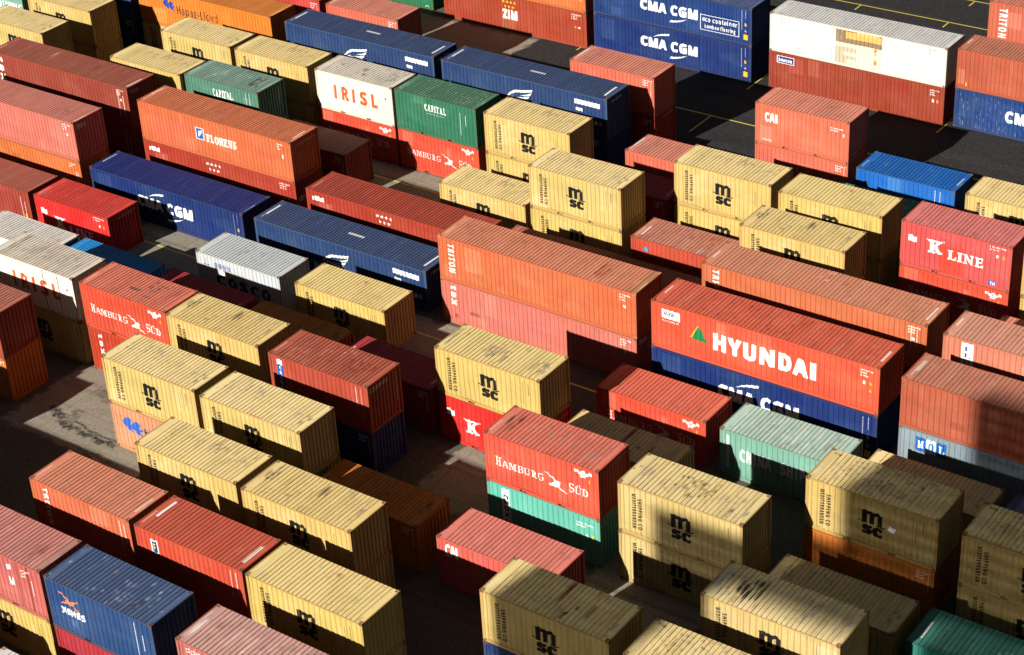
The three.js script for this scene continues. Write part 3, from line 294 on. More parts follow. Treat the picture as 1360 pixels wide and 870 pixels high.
livery('navyWing', { roofFadeLift: 0.07, L: 40, col: [34, 66, 124], seed: 81, wear: 0.3, dirt: 0.15, frame: [66, 92, 130], side: feather, top: (t) => { t.bar(0.02, 0.03, 0.2, 0.7, WHITE, 0.9); t.bar(0.955, 0.967, 0.25, 0.8, WHITE, 0.9); for (let i = 0; i < 10; i++) t.bar(0.48 + i * 0.009, 0.4875 + i * 0.009, 0.42, 0.5, WHITE, 0.9); }, end: (e) => { for (let i = 0; i < 9; i++) { e.c.fillStyle = css(WHITE, 0.7); e.c.fillRect((0.2 + i * 0.06) * e.w, 0.1 * e.h, 5, 8); } } });
livery('orangeArrow', { roofFadeLift: 0.08, L: 40, col: [255, 142, 44], seed: 82, wear: 0.25, dirt: 0.3, side: (k) => { arrows(k, 0.185, 0.22, 62, [40, 70, 170]); k.text('Hapag-Lloyd', 0.29, 0.6, 0.34, 0.56, [96, 48, 30], 'normal', 'sans-serif', 2); } });
livery('whiteOrangePatch', { k: 2.15, roofFadeLift: 0.45, roofDustLight: [160, 162, 162], L: 40, col: [255, 254, 250], seed: 83, wear: 0.4, dirt: 0.3, side: (k) => { k.fill(0.385, 0.645, 0.06, 0.95, [250, 222, 176], 0.6); k.fill(0.385, 0.645, 0.07, 0.4, [132, 112, 84], 0.9); k.fill(0.44, 0.64, 0.1, 0.27, [244, 182, 100]); k.fill(0.5, 0.62, 0.07, 0.14, [244, 190, 120]); k.fill(0.385, 0.5, 0.5, 0.93, [190, 178, 152], 0.9); k.fill(0.43, 0.51, 0.62, 0.72, [236, 222, 190]); k.fill(0.45, 0.5, 0.8, 0.93, [236, 222, 190]); k.marks(0.055, 0.14, 2, [170, 168, 160], 0.9); k.marks(0.9, 0.1, 3, [150, 150, 146], 0.5); for (let i = 0; i < 20; i++) { const v = k.R(); k.fill(0.6, 0.603 + k.R() * 0.02, v * 0.5 + 0.4, v * 0.5 + 0.45, [176, 120, 60], 0.4); } }, top: (t) => { for (let i = 0; i < 10; i++) t.smear(t.R(), t.R(), 1, 0.01, [70, 66, 60], 0.6, 0.08); } });
livery('brickLabel', { L: 40, col: [172, 62, 42], seed: 84, wear: 0.15, dirt: 0.2, side: (k) => { k.fill(0.045, 0.148, 0.09, 0.29, [230, 230, 234]); k.fill(0.05, 0.143, 0.11, 0.27, [52, 50, 130]); k.text('beacon', 0.056, 0.136, 0.15, 0.24, WHITE, 'bold', 'sans-serif', 6); k.marks(0.92, 0.12, 3, WHITE, 0.55); k.fill(0.932, 0.944, 0.36, 0.44, WHITE); k.fill(0.957, 0.967, 0.37, 0.44, [244, 170, 40]); } });
livery('brickLong', { roofFadeLift: 0.22, L: 40, col: [206, 96, 66], seed: 85, wear: 0.3, dirt: 0.3, side: (k) => { k.fill(0.05, 0.057, 0.83, 0.92, [250, 190, 40]); k.marks(0.92, 0.1, 3); }, top: (t) => { t.smear(0.52, 0.5, 10, 0.03, [208, 130, 110], 0.6, 1.2); t.strip(0.012, 0.3, 0.6, WHITE, 8); } });
livery('rustBrown', { roofFadeLift: 0.26, L: 40, col: [200, 96, 66], seed: 86, wear: 0.7, dirt: 0.6, cast: [130, 80, 50], side: (k) => { k.marks(0.92, 0.1, 3); k.fill(0.2, 0.26, 0.6, 0.75, [140, 64, 44], 0.4); }, top: (t) => { t.bar(0.02, 0.035, 0.25, 0.65, [214, 200, 186], 0.8); } });
livery('salmonStrip', { roofFadeLift: 0.28, L: 40, col: [232, 136, 106], seed: 87, wear: 0.4, dirt: 0.4, side: (k) => { k.fill(0.075, 0.125, 0.08, 0.95, WHITE); ['F', 'L', 'O', 'R', 'E', 'N'].forEach((s, i) => k.text(s, 0.086, 0.114, 0.16 + i * 0.135, 0.25 + i * 0.135, [40, 74, 150], 'bold', 'serif')); k.marks(0.92, 0.1, 3); }, top: (t) => t.strip(0.015, 0.3, 0.6, WHITE, 8) });
livery('greyBlueSquares', { L: 40, col: [150, 172, 184], seed: 88, wear: 0.6, frame: [140, 158, 168], side: (k) => { for (let i = 0; i < 3; i++) { k.fill(0.07 + i * 0.042, 0.11 + i * 0.042, 0.13 + 0.0 * i, 0.42, i === 1 ? [214, 232, 244] : [24, 96, 176]); k.text('MOL'[i], 0.078 + i * 0.042, 0.102 + i * 0.042, 0.2, 0.35, i === 1 ? [24, 96, 176] : WHITE, 'bold', 'serif', 4); } k.marks(0.92, 0.1, 3); } });
livery('orangeLong', { L: 40, col: [240, 124, 60], seed: 89, wear: 0.5, side: (k) => { k.fill(0.5, 0.56, 0.3, 0.5, [150, 90, 30], 0.5); k.vmarks(0.955, 0.3, 0.7); k.vmarks(0.97, 0.3, 0.7); k.marks(0.92, 0.1, 2); } });
livery('greenLong', { L: 40, col: [38, 128, 82], seed: 90, wear: 0.3, side: (k) => { k.marks(0.88, 0.6, 2); k.c.strokeStyle = css(WHITE); k.c.lineWidth = 4; k.c.beginPath(); k.c.arc(0.95 * k.w, 0.95 * k.h, 16, 3.4, 6); k.c.stroke(); } });
livery('brownVertical', { roofFadeLift: 0.28, L: 40, col: [228, 118, 74], seed: 91, wear: 0.35, dirt: 0.35, side: (k) => { vertText(k, 'TRITON', 0.05, 0.08, 0.1, 0.8); k.vmarks(0.93, 0.1, 0.7, WHITE, 5); k.vmarks(0.955, 0.15, 0.5, WHITE, 5); }, top: (t) => { t.strip(0.968, 0.25, 0.75, WHITE, 12); t.strip(0.015, 0.4, 0.7, WHITE, 8); t.smear(0.5, 0.2, 5, 0.04, [224, 190, 176], 0.6, 0.25); } });
livery('salmonVerticalLong', { L: 40, col: [226, 112, 84], seed: 92, wear: 0.3, side: (k) => { vertText(k, 'TRITON', 0.06, 0.1, 0.15, 0.92); } });
livery('maroonLong', { L: 40, col: [176, 64, 48], seed: 93, wear: 0.4, dirt: 0.4, side: (k) => { k.vmarks(0.93, 0.2, 0.8, WHITE, 5); k.vmarks(0.955, 0.3, 0.7, WHITE, 5); k.fill(0.95, 0.96, 0.6, 0.7, [244, 190, 60]); } });
livery('blueLongPlain', { L: 40, col: [30, 60, 136], seed: 94, wear: 0.4, side: (k) => { k.marks(0.92, 0.1, 3); } });

// ------------------------------------------------------------------ container geometry
const uvBox = (u0, v0, u1, v1, w) => (s, t) => [(u0 + s * (u1 - u0)) / w, 1 - (v0 + t * (v1 - v0)) / AH];
// sheet(points across, rows, fn(s-coordinate, t) -> position, uv): one facet strip per pair of profile points, creased between facets
function sheet(prof, ny, pos, uv) {
  const p = [], u = [], ix = []; let n = 0;
  for (let i = 0; i + 1 < prof.length; i++) {
    for (let j = 0; j <= ny; j++) for (const q of [prof[i], prof[i + 1]]) { p.push(...pos(q[0], q[1], j / ny)); u.push(...uv(q[0], j / ny)); }
    for (let j = 0; j < ny; j++) { const a = n + 2 * j; ix.push(a, a + 2, a + 1, a + 1, a + 2, a + 3); }
    n += 2 * (ny + 1);
  }
  const g = new THREE.BufferGeometry(); g.setAttribute('position', new THREE.Float32BufferAttribute(p, 3)); g.setAttribute('uv', new THREE.Float32BufferAttribute(u, 2)); g.setIndex(ix); g.computeVertexNormals(); return g;
}
function corrugation(a, b, pitch, flatOut, slope, depth, margin = 0.0) {   // list of [coordinate, recess]
  const n = Math.round((b - a - 2 * margin) / pitch), q = (b - a - 2 * margin) / n, out = [[a, 0]];
  for (let i = 0; i < n; i++) { const s = a + margin + i * q, in0 = s + flatOut * q / pitch; out.push([in0, 0], [in0 + slope, depth], [s + q - slope, depth], [s + q, 0]); }
  if (margin) out.push([b, 0]); return out;
}
const castingGeo = (() => {
  const ev = new Evaluator(); ev.useGroups = false;
  const ell = (ax, l, a, b) => { const g = new THREE.CylinderGeometry(1, 1, l, 12); g.scale(a, 1, b); if (ax === 'z') g.rotateX(Math.PI / 2); if (ax === 'x') { g.rotateZ(Math.PI / 2); } return new Brush(g); };
  let b = new Brush(new THREE.BoxGeometry(0.178, 0.118, 0.162));
  for (const [q, x, y, z] of [[ell('y', 0.08, 0.062, 0.034), 0, 0.05, 0], [ell('z', 0.08, 0.04, 0.036), 0, 0, 0.07], [ell('x', 0.08, 0.036, 0.04), 0.075, 0, 0], [ell('z', 0.08, 0.04, 0.036), 0, 0, -0.07]]) { q.position.set(x, y, z); q.updateMatrixWorld(); b = ev.evaluate(b, q, SUBTRACTION); }
  const g = b.geometry; g.deleteAttribute('uv'); return g;
})();
const kits = {};
function kit(L, H, variant) {
  const key = L + '|' + H + '|' + variant; if (kits[key]) return kits[key];
  const R = rng(L * 31 + variant * 977 + Math.round(H * 100)), len = LEN[L], hx = len / 2, hz = CW / 2, w = Math.round(len * PPM), K = {};
  const bumps = () => { const d = []; for (let i = 0; i < (L === 20 ? 7 : 13); i++) d.push([(R() - 0.5) * len, R() * H, 0.25 + R() * 0.7, (R() - 0.68) * 0.06]); return (x, y) => { let s = 0; for (const [a, b, r, k] of d) s += k * Math.exp(-((x - a) ** 2 + (y - b) ** 2) / (r * r)); return s; }; };
  const y0 = 0.155, y1 = H - 0.075, xa = -hx + 0.1, xb = hx - 0.1, prof = corrugation(xa, xb, 0.278, 0.1, 0.045, 0.036, 0.06);
  const uvF = uvBox(0, 0, w, SH, w);
  for (const s of [1, -1]) {
    const bp = bumps(); const g = sheet(prof, 5, (x, d, t) => [s * x, y1 + (y0 - y1) * t, s * (hz - 0.014 - d + bp(x, y1 + (y0 - y1) * t))], (x, t) => uvF((x + hx) / len, (H - (y1 + (y0 - y1) * t)) / H));
    (K.sides ??= []).push(g);
  }
  { // roof: cross corrugations with flat end plates
    const bp = bumps(), rp = corrugation(-hx + 0.36, hx - 0.36, 0.21, 0.158, 0.01, 0.03); rp.unshift([-hx + 0.05, 0.002]); rp.push([hx - 0.05, 0.002]);
    const uvR = uvBox(0, RY, w, RY + RH, w);
    K.roof = sheet(rp, 6, (x, d, t) => [x, H - 0.012 - d + 0.9 * bp(x, t * 2) - 0.006 * Math.abs(2 * t - 1), -hz + 0.018 + (CW - 0.036) * t], (x, t) => uvR((x + hx) / len, t));
  }
  { // blind end wall, facing +x
    const ep = corrugation(-hz + 0.1, hz - 0.1, 0.25, 0.1, 0.04, 0.045, 0.03), uvE = uvBox(1, EY + 1, EW - 1, EY + EH - 1, w), bp = bumps();
    K.end = sheet(ep, 4, (z, d, t) => [hx - 0.016 - d + bp(z, 1), H - 0.1 + (0.15 - H + 0.1) * t, -z], (z, t) => uvE((z + hz) / CW, t));
  }
  const ph = H - 0.236;
  K.post = box(0.13, ph, 0.11, 0, 0, 0);
  K.topRail = mergeGeometries([box(len - 0.356, 0.064, 0.058, 0, H - 0.068, 0)]);
  const pk = L === 20 ? [-1.025, 1.025] : [];
  const segs = []; let a = -hx + 0.178; for (const p of pk) { segs.push(box(p - 0.18 - a, 0.158, 0.05, (a + p - 0.18) / 2, 0.083, 0)); segs.push(box(0.36, 0.04, 0.05, p, 0.142, 0)); segs.push(box(0.36, 0.012, 0.05, p, 0.01, 0)); a = p + 0.18; } segs.push(box(hx - 0.178 - a, 0.158, 0.05, (a + hx - 0.178) / 2, 0.083, 0));
  K.bottomRail = mergeGeometries(segs);
  K.header = box(0.06, 0.096, CW - 0.324, 0, 0, 0); K.sill = box(0.06, 0.14, CW - 0.324, 0, 0, 0);
  K.floor = box(len - 0.16, 0.05, CW - 0.13, 0, 0.13, 0);
  const dw = CW / 2 - 0.085; // doors on the -x end
  const leaf = [box(0.036, H - 0.3, dw - 0.012, 0, 0, 0)]; for (const q of [-0.3, 0, 0.3]) leaf.push(box(0.02, (H - 0.3) * 0.26, dw - 0.18, -0.026, q * (H - 0.3), 0)); K.door = mergeGeometries(leaf);
  const bar = (z) => { const g = new THREE.CylinderGeometry(0.02, 0.02, H - 0.26, 7); g.translate(-0.062, 0, z); return g; };
  K.bar = bar(0); K.handle = box(0.02, 0.03, 0.34, -0.085, -0.25, 0.12);
  return kits[key] = K;
}
const galv = new THREE.MeshStandardMaterial({ color: new THREE.Color().setRGB(0.36, 0.36, 0.35), roughness: 0.5, metalness: 0.7 });
let serial = 0;
function container(liv, x, y, z, label, H = 2.591, group) {
  const l = liveries[liv]; if (!l) throw new Error('no livery ' + liv);
  const id = serial++, R = rng(id * 131 + 5), len = LEN[l.L], K = kit(l.L, H, id % 3), hx = len / 2, hz = CW / 2;
  const g = new THREE.Group(); g.name = numbered('shipping_container'); scene.add(g);
  g.position.set(x + hx + (R() - 0.5) * 0.03, y, z - hz + (R() - 0.5) * 0.03); g.rotation.y = (R() - 0.5) * 0.005;
  g.userData = { label, category: 'container' }; if (group) g.userData.group = group;
  mesh('side_panel', K.sides[0], l.skin, g); mesh('side_panel', K.sides[1], l.skin, g);
  mesh('roof_panel', K.roof, l.skin, g); mesh('end_wall', K.end, l.skin, g);
  for (const sx of [-1, 1]) for (const sz of [-1, 1]) {
    mesh('corner_post', K.post, l.frame, g).position.set(sx * (hx - 0.068), H / 2, sz * (hz - 0.058));
    for (const top of [0, 1]) { const c = mesh('corner_casting', castingGeo, l.cast, g); c.position.set(sx * (hx - 0.089), top ? H - 0.059 : 0.059, sz * (hz - 0.081)); if (sx < 0) c.rotation.y = Math.PI; }
  }
  for (const s of [-1, 1]) {
    mesh('top_rail', K.topRail, l.frame, g).position.z = s * (hz - 0.031);
    mesh('bottom_rail', K.bottomRail, l.frame, g).position.z = s * (hz - 0.03);
    mesh('end_header', K.header, l.frame, g).position.set(s * (hx - 0.034), H - 0.056, 0);
    mesh('end_sill', K.sill, l.frame, g).position.set(s * (hx - 0.034), 0.076, 0);
    const d = mesh('door', K.door, l.frame, g); d.position.set(-hx + 0.1, H / 2, s * (CW / 4 - 0.042)); mesh('locking_bar', K.bar, galv, d).position.z = s * 0.14; mesh('locking_bar', K.bar, galv, d).position.z = -s * 0.3; mesh('handle', K.handle, galv, d).position.z = -0.1;
  }
  mesh('floor', K.floor, l.frame, g);
  return g;
}
// stack(x, z, tiers from the ground up: [livery, label, height, group, dx])
function stack(x, z, ...tiers) { let y = 0; for (const [liv, label, H = 2.591, group, dx = 0] of tiers) { container(liv, x + dx, y, z, label, H, group); y += H; } }
const HC = 2.896;
// ------------------------------------------------------------------ the stacks, row by row (z is the sunlit front face)
// far row across the lane
stack(16.4, -42.6, ['brickLong', 'brick red long container under the salmon one behind the lane'], ['salmonVerticalLong', 'salmon long container with white vertical lettering, farthest back beyond the lane']);
stack(-34.4, -34.3, ['greenLong', 'green long container on the ground beside the red one with yellow stars'], ['greenLong', 'green long container stacked on another green one']);
stack(-20.9, -33.9, ['brickStars', 'brick red long container with yellow stars above three white letters'], ['orangeLong', 'orange long container on the one with yellow stars']);
stack(-8.35, -34.3, ['blueArc', 'blue long container with white two-word lettering, lower of the blue pair'], ['blueArcEco', 'blue long container with a white outlined text box, upper of the blue pair']);
stack(5.1, -34.4, ['brickLabel', 'plain brick red long container with small blue label, under the white one'], ['whiteOrangePatch', 'white long container with an orange and grey faded patch']);
stack(17.8, -34.8, ['blueArcWorn', 'scratched blue long container under a brick red one beside the lane'], ['brickLong', 'brick red long container on the scratched blue one']);
// row -5
stack(-28.1, -22.1, ['redPlain', 'red container under another at the back, left of the salmon roof'], ['redPlain', 'bright red container behind the orange long one']);
stack(-21.4, -22.0, ['redPlain', 'red container carrying the rust-stained salmon one'], ['salmonPlain', 'salmon container with rust-stained roof behind the navy long container']);
stack(-2.05, -22.2, ['redPlain', 'red container in shade under the salmon one by the lane'], ['salmonPlain', 'salmon container half shaded at the right end of the navy long container']);
stack(10.86, -22.3, ['salmonPlain', 'salmon container on the ground with a shadow across it by the lane'], ['salmonBold', 'salmon container with three bold white letters, on top beside the lane']);
stack(17.5, -22.2, ['blueBright', 'bright blue container on the ground beside the lane']);
stack(24.1, -22.3, ['yellowB', 'yellow container on the ground next to the bright blue one']);
// row -4
stack(-35.35, -18.4, ['yellowB', 'yellow container under the left half of the orange long one']);
stack(-29.1, -18.4, ['yellowA', 'yellow container under the right half of the orange long one']);
container('orangeArrow', -35.35, 2.591, -18.4, 'bright orange long container with blue arrow emblem and dark lettering');
stack(-21.85, -18.35, ['blueLongPlain', 'blue long container hidden under the first navy winged one'], ['navyWing', 'navy long container with white wing emblem, behind the white container with red letters']);
stack(-9.02, -18.3, ['blueLongPlain', 'blue long container in shade under the second navy winged one'], ['navyWing', 'navy long container with white wing emblem, its end against the salmon container']);
stack(4.75, -17.7, ['salmonPlain', 'salmon container with grey left roof end, on the ground between yellow stacks']);
stack(17.5, -17.8, ['seaGreen', 'sea green container in shade behind the bright yellow roofs']);
stack(-42.1, -18.3, ['navy', 'navy container at the base beside the orange long one'], ['navy', 'navy container in the dark gap left of the orange long one']);
// row -3
stack(-47.4, -13.3, ['seaGreen', 'green container under its twin at the left edge'], ['aquaWords', 'pale teal container at the far left edge']);
stack(-40.75, -13.3, ['yellowH', 'yellow container under its twin beside the dark gap'], ['yellowB', 'yellow container on its twin, black gap at its right end']);
stack(-28.18, -13.36, ['yellowB', 'shaded yellow container under the one before the orange long container'], ['yellowI', 'yellow container before the orange long container, dark streak on roof']);
stack(-21.76, -13.37, ['yellowA', 'shaded yellow container under the one beside the white container'], ['yellowB', 'yellow container between a yellow one and the white one with red letters']);
stack(-15.12, -13.42, ['birdC', 'red container under the white one with five red letters'], ['whiteRed', 'white container with five red letters, on a red one, brown roof stains']);
stack(-8.9, -13.47, ['birdC', 'red container with white bird emblem under the green one'], ['greenSerif', 'green container with white serif word and flaking roof']);
stack(-2.22, -13.4, ['yellowA', 'yellow container under the one beside the green container'], ['yellowB', 'yellow container stacked beside the green one, right of it']);
stack(4.2, -13.4, ['crimson', 'crimson container in shade between two yellow stacks']);
stack(10.76, -13.39, ['yellowA', 'yellow container partly shaded under the one before the salmon container'], ['yellowB', 'yellow container before the salmon one with bold white letters']);
stack(17.42, -13.1, ['yellowH', 'shaded yellow container under the one before the bright blue container'], ['yellowA', 'yellow container before the bright blue container']);
stack(24.43, -13.39, ['birdC', 'red container with white bird emblem under the pink one'], ['kPink', 'pink red container with bold white K lettering and small blue square']);
stack(31.1, -13.4, ['yellowA', 'yellow container under its twin at the right edge by the pink one'], ['yellowB', 'yellow container on its twin at the right edge by the pink one']);
// row -2
stack(-40.8, -9.05, ['yellowA', 'yellow container under the one behind the long maroon container'], ['yellowI', 'yellow container with one dark roof seam, behind the long maroon container']);
stack(-28.05, -8.6, ['yellowH', 'shaded yellow container under the one beside the pale teal container'], ['yellowB', 'tan yellow container with dark front beside the pale teal one']);
stack(-21.87, -8.88, ['navy', 'container under the pale teal one with white word'], ['tealSerif', 'pale teal container with white serif word and black roof streaks']);
stack(-15.35, -8.9, ['darkBrown', 'maroon container in shade at the end of the orange long one']);
stack(-2.36, -8.96, ['yellowB', 'yellow container on the ground beside the tall yellow pair']);
stack(4.01, -9.06, ['yellowA', 'yellow container under the one on the tall yellow pair behind the long orange stack'], ['yellowI', 'yellow container on its twin behind the long orange stack']);
stack(10.68, -9.0, ['brickDisc', 'brick red container with rusty pale roof and small blue disc']);
stack(17.48, -8.87, ['yellowH', 'shaded yellow container under the one behind the brown long roof'], ['yellowD', 'yellow container with dark roof streaks behind the brown long roof']);
stack(31.1, -8.9, ['salmonPlain', 'salmon container on the ground below the pink and red pair']);
// row -1
stack(-35.1, -5.0, ['maroonLong', 'maroon long container under the one with vertical lettering', HC], ['maroonVertical', 'maroon long container with streaked roof and white vertical lettering']);
stack(-21.72, -4.6, ['redStars', 'red long container with white stars under the orange one with blue square'], ['orangeSquare', 'orange long container with blue square emblem and white serif word']);
stack(-8.6, -4.5, ['redStars', 'red long container with white stars on the ground behind the navy winged one']);
stack(4.6, -4.5, ['maroonLong', 'dark maroon long roof in shade behind the orange and pink pair']);
stack(18.1, -4.0, ['maroonLong', 'maroon long container under the brown one behind the red triangle container', HC], ['brownVertical', 'long brown orange container behind the red one with green triangle']);
stack(31.0, -4.27, ['maroonLong', 'maroon long container under the salmon one with white strip'], ['salmonStrip', 'salmon long container with white vertical strip of blue letters']);
// row 0
stack(-34.95, -0.25, ['orangeLong', 'orange long container under the faded pink one at the left edge'], ['pinkVertical', 'faded pink long container on an orange one at the left edge']);
stack(-21.85, -0.2, ['blueArc', 'blue long container with violet roof and white lettering with swoosh, on the ground']);
stack(-8.8, -0.2, ['navyWing', 'navy long container with white wing emblem on the ground beside the pale grey one']);
stack(4.49, -0.09, ['pinkVertical', 'faded pink long container with a square shadow, under the orange one'], ['orangeVertical', 'orange long container with vertical white lettering, on the faded pink one']);
stack(17.88, 0.42, ['blueArc', 'dark blue long container with white lettering under the red triangle one', HC], ['redTriangle', 'bright red long container with green triangle and large white lettering']);
stack(31.0, 0.15, ['greyBlueSquares', 'pale grey blue long container with three lettered blue and white squares'], ['rustBrown', 'rust brown long container on the pale grey blue one']);
// row 1
stack(-34.75, 4.1, ['maroonLong', 'maroon long container on the ground behind the red one at the left edge']);
stack(-22.1, 4.1, ['kRed', 'bright red container with white flag mark on the ground left of the blue long one']);
stack(-9.06, 4.28, ['paleGreyNavy', 'pale grey container with five shaded navy letters']);
stack(-1.98, 4.21, ['yellowA', 'clean bright yellow container on the ground beside the pale grey one']);
stack(17.31, 4.5, ['birdC', 'red container with shaded bird emblem before the blue long one']);
stack(24.12, 4.5, ['aquaWords', 'pale aqua container with white two-word lettering half in shade']);
stack(31.05, 4.75, ['yellowI', 'dusty tan container roof between the lettered squares and a yellow stack']);
stack(37.6, 4.7, ['navy', 'navy container in shade at the right edge']);
// row 2
stack(-22.1, 8.7, ['whitePlain', 'plain white container behind the white one with red letters']);
stack(-15.5, 8.7, ['azure', 'azure blue container half in shade on the ground']);
stack(-8.7, 8.75, ['crimson', 'crimson container in shade between the azure and amber roofs']);
stack(-2.15, 8.85, ['amber', 'amber orange container roof in shade before the clean yellow container']);
stack(4.6, 8.9, ['crimson', 'crimson container with a lit wedge on its shaded roof']);
stack(11.06, 8.83, ['kRed', 'vivid red container with white flag mark under a yellow one'], ['yellowC', 'yellow container with grey roof smears, on a vivid red one']);
stack(17.85, 8.9, ['yellowH', 'dark tan container roof in shade before the red bird container']);
stack(30.94, 9.1, ['amber', 'rusty orange container in shade under the yellow one with paper tag'], ['yellowG', 'yellow container half in soft shade with a white paper tag']);
stack(38.1, 9.32, ['yellowH', 'yellow container under the one with mottled roof at the right edge'], ['yellowG', 'yellow container with grey mottled roof at the right edge']);
// row 3
stack(-15.0, 13.1, ['yellowH', 'shaded yellow container under the panelled white one'], ['whiteRedPanels', 'white container with dark vertical panel seams and red letters half in shade']);
stack(-8.44, 13.08, ['redVertical', 'brick red container with vertical white lettering under the one with bird emblem'], ['birdB', 'red container with white bird emblem and grey roof patches, beside yellow']);
stack(-2.29, 13.17, ['yellowB', 'yellow container under the one joining the red bird container'], ['yellowD', 'yellow container end to end with the red bird container, grey roof end']);
stack(4.52, 13.29, ['navy', 'navy container in shade under the one with blue letter strip'], ['brownBlueStrip', 'brown red container with blue vertical letter strip and blotched roof']);  // lower box coloured dark navy so the shade there reads black
stack(17.28, 13.4, ['aquaStrip', 'turquoise container with white vertical strip under the red bird one'], ['birdA', 'red container with white bird emblem on a turquoise one']);
stack(24.36, 13.5, ['yellowE', 'yellow container under its weathered twin with olive roof scrawl'], ['yellowE', 'weathered yellow container with olive scrawl stains on roof, on its twin']);
stack(31.25, 13.6, ['yellowI', 'tan container roof in shade behind the sooty yellow one']);
stack(37.85, 13.65, ['seaGreen', 'sea green container with scuffed roof at the lower right edge']);
// row 4
stack(-21.95, 17.7, ['amber', 'orange container under the maroon one beside the left edge'], ['darkBrown', 'maroon container beside the left edge, farther tier']);
stack(-15.69, 17.65, ['amber', 'orange container in shade under the maroon one at the left edge'], ['darkBrown', 'maroon container with shaded end wall at the left edge']);
stack(-2.22, 17.66, ['peachArrow', 'peach container with blue arrow emblem under a yellow one'], ['yellowI', 'yellow container on the peach one with blue arrows']);
stack(4.27, 17.76, ['yellowH', 'shaded yellow container under the one between maroon strip and yellow roofs'], ['yellowI', 'yellow container end to end with the one on the peach container']);
stack(10.7, 17.9, ['amber', 'rust orange container roof in deep shade with one lit streak']);
stack(17.84, 17.92, ['pinkBold', 'salmon pink container with bold white letters on the ground before the turquoise one']);
stack(31.15, 18.1, ['yellowH', 'yellow container under the sooty roofed one'], ['yellowF', 'yellow container with black soot bars on its roof']);
stack(37.75, 18.1, ['yellowH', 'yellow container on the ground right of the sooty roofed one']);
// row 5
stack(4.43, 22.14, ['yellowH', 'yellow container under the one behind the salmon and brick pair'], ['yellowB', 'yellow container behind the joined salmon and brick containers']);
stack(10.86, 22.24, ['yellowI', 'yellow container under the one with black left roof streak'], ['yellowD', 'yellow container with black streak on its left roof end, open end to the right']);
stack(23.67, 22.45, ['navy', 'blue container under the yellow one with rust roof streaks'], ['yellowH', 'yellow container with rust brown roof streaks on a blue one']);
stack(30.5, 22.65, ['yellowH', 'yellow container under the lit one at the bottom edge'], ['yellowG', 'yellow container with mottled roof cut by the bottom edge']);
// row 6
stack(2.33, 26.52, ['yellowB', 'container under the salmon one with vertical lettering'], ['salmonVertical', 'salmon orange container with white vertical lettering, end to end with brick one']);
stack(8.76, 26.57, ['birdA', 'container under the brick one with white roof strips'], ['brickBadge', 'brick red container with white roof strips and small shield badge']);
stack(15.0, 26.59, ['yellowI', 'yellow container under the one joined to the brick container'], ['yellowA', 'yellow container joined end to end with the brick one']);
// row 7
stack(-17.8, 31.0, ['yellowH', 'yellow container at the base of a three high stack off the left edge'], ['darkBrown', 'maroon container in the middle of a three high stack off the left edge'], ['redPlain', 'red container topping a three high stack off the left edge']);
stack(-15.5, 26.55, ['darkBrown', 'maroon container at ground level off the left edge'], ['yellowB', 'yellow container on a maroon one off the left edge']);
stack(-10.52, 31.0, ['yellowH', 'yellow container under a faded red one beyond the bottom left edge'], ['darkBrown', 'maroon container beyond the bottom left edge']);
stack(-4.44, 31.0, ['yellowA', 'yellow container under the maroon one beside the pink lettered container'], ['darkBrown', 'maroon container beside the pink lettered one']);
stack(1.66, 30.97, ['yellowA', 'yellow container under the pink one with white letters'], ['pinkLetters', 'pink container with brown rust streaks and a white letter, beside the blue one']);
stack(8.03, 31.02, ['crimson', 'crimson container under the blue one with orange emblem'], ['blueStar', 'blue container with orange spread emblem and white word']);
stack(15.37, 31.03, ['crimson', 'container under the chalky pink one'], ['pinkFaded', 'chalky pink container with pale ribbed roof at the bottom edge']);
// row 8
stack(-6.2, 35.5, ['yellowH', 'yellow container on the ground beyond the bottom left corner']);
stack(0.6, 35.5, ['darkBrown', 'maroon container on the ground before the pink lettered stack']);
stack(7.25, 35.5, ['whitePlain', 'white container roof at the bottom left corner']);
stack(13.9, 35.5, ['darkBrown', 'maroon container on the ground before the chalky pink stack']);

// paper tag stuck on a yellow side
{ const g = new THREE.PlaneGeometry(0.3, 0.26, 2, 2); const p = g.attributes.position; for (let i = 0; i < p.count; i++) p.setZ(i, 0.03 * Math.sin(i * 2.1) + 0.02); g.computeVertexNormals(); const o = mesh('paper_tag', g, new THREE.MeshStandardMaterial({ color: new THREE.Color().setRGB(0.75, 0.75, 0.76), roughness: 0.8, side: THREE.DoubleSide }), scene); o.position.set(30.94 + 4.05, 2.591 + 1.36, 9.12); o.rotation.z = -0.35; o.userData = { label: 'white paper tag stuck on the half shaded yellow container', category: 'tag' }; }

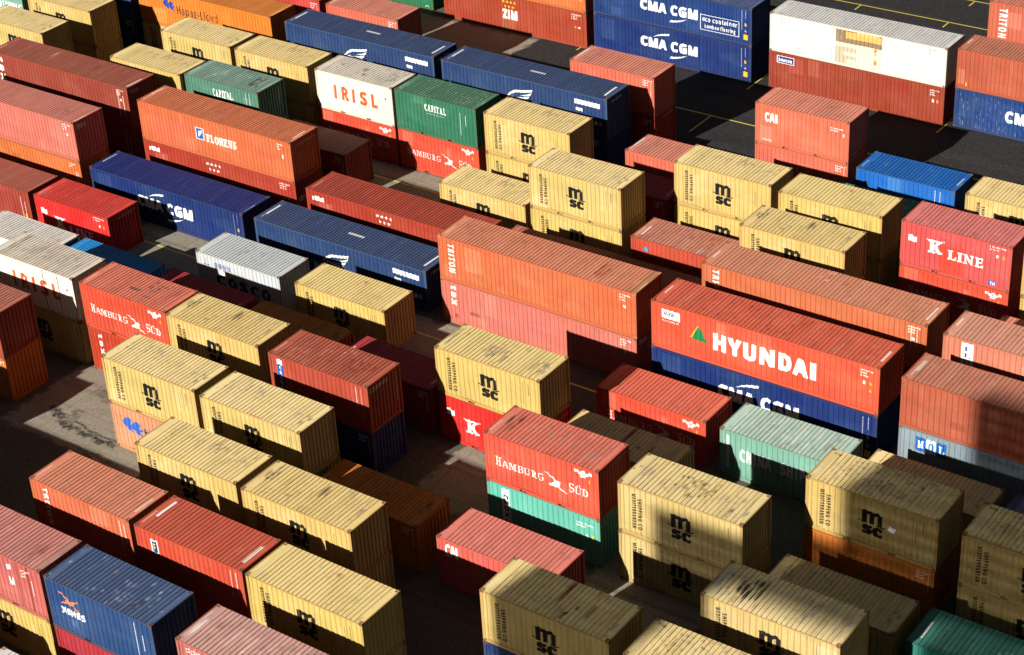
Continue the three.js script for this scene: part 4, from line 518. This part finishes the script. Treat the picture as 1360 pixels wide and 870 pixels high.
// ------------------------------------------------------------------ unseen crane shape added behind the viewer to cast the soft lower-right shade
{
  const Z = 95, ox = -0.21 * Z, oy = 0.522 * Z;   // a point of shade (X, Y on the plane z = 0) is cast from (X + ox, Y + oy, Z)
  const steel = new THREE.MeshStandardMaterial({ color: new THREE.Color().setRGB(0.12, 0.2, 0.32), roughness: 0.6 }), pale = new THREE.MeshStandardMaterial({ color: new THREE.Color().setRGB(0.55, 0.55, 0.52), roughness: 0.7 });
  const g = new THREE.Group(); g.name = 'added_shade_crane'; g.position.set(32 + ox, 0, Z + 6); g.userData = { label: 'unseen crane shape added behind the viewpoint to cast soft shade', category: 'crane' }; scene.add(g);
  const at = (o, x, y, z) => { o.position.set(x, y, z); return o; };
  const tw = 6.4, top = oy - 2.4;
  at(mesh('shade_tower', new THREE.BoxGeometry(tw, top - 12, 1.6), steel, g), 0.1, (top - 12) / 2, -6);
  // slats of the added shape, spaced to let a little sun through its shade
  const shadeSlats = (name, X0, X1, Y0, Y1, m) => { const p = new THREE.Group(); p.name = name; g.add(p); const n = Math.round((Y1 - Y0) / 0.7); for (let i = 0; i < n; i++) mesh('shade_slat', new THREE.BoxGeometry(X1 - X0, 0.585, 0.08), m, p).position.set((X0 + X1) / 2 - 32, oy + Y0 + (i + 0.5) * (Y1 - Y0) / n, -6); };
  shadeSlats('tower_shade_slats', 28.9, 35.3, -14.3, -2.5, steel);
  shadeSlats('upper_shade_slats', 34.5, 49.5, -3.9, 5.6, pale);
  shadeSlats('side_shade_slats', 41.3, 49.5, -9, -4.0, steel);
  for (const [x, z] of [[17, 16], [0, 16]]) at(mesh('leg', new THREE.BoxGeometry(1.3, oy - 3.7, 1.3), steel, g), x, (oy - 3.7) / 2, z);
  for (const z of [16]) at(mesh('cross_beam', new THREE.BoxGeometry(17.4, 1.6, 1.2), steel, g), 8, oy - 4.6, z);
  for (const x of [0, 17]) at(mesh('sill_beam', new THREE.BoxGeometry(1.2, 1.4, 20.6), steel, g), x, 1.2, 5);
}


renderer: {
  const renderer = new THREE.WebGLRenderer({ antialias: true });
  renderer.setSize(1024, 655); renderer.toneMapping = THREE.LinearToneMapping; renderer.toneMappingExposure = EXPOSURE;
  renderer.shadowMap.enabled = true; renderer.shadowMap.type = THREE.PCFSoftShadowMap;
  renderer.render(scene, camera);
}
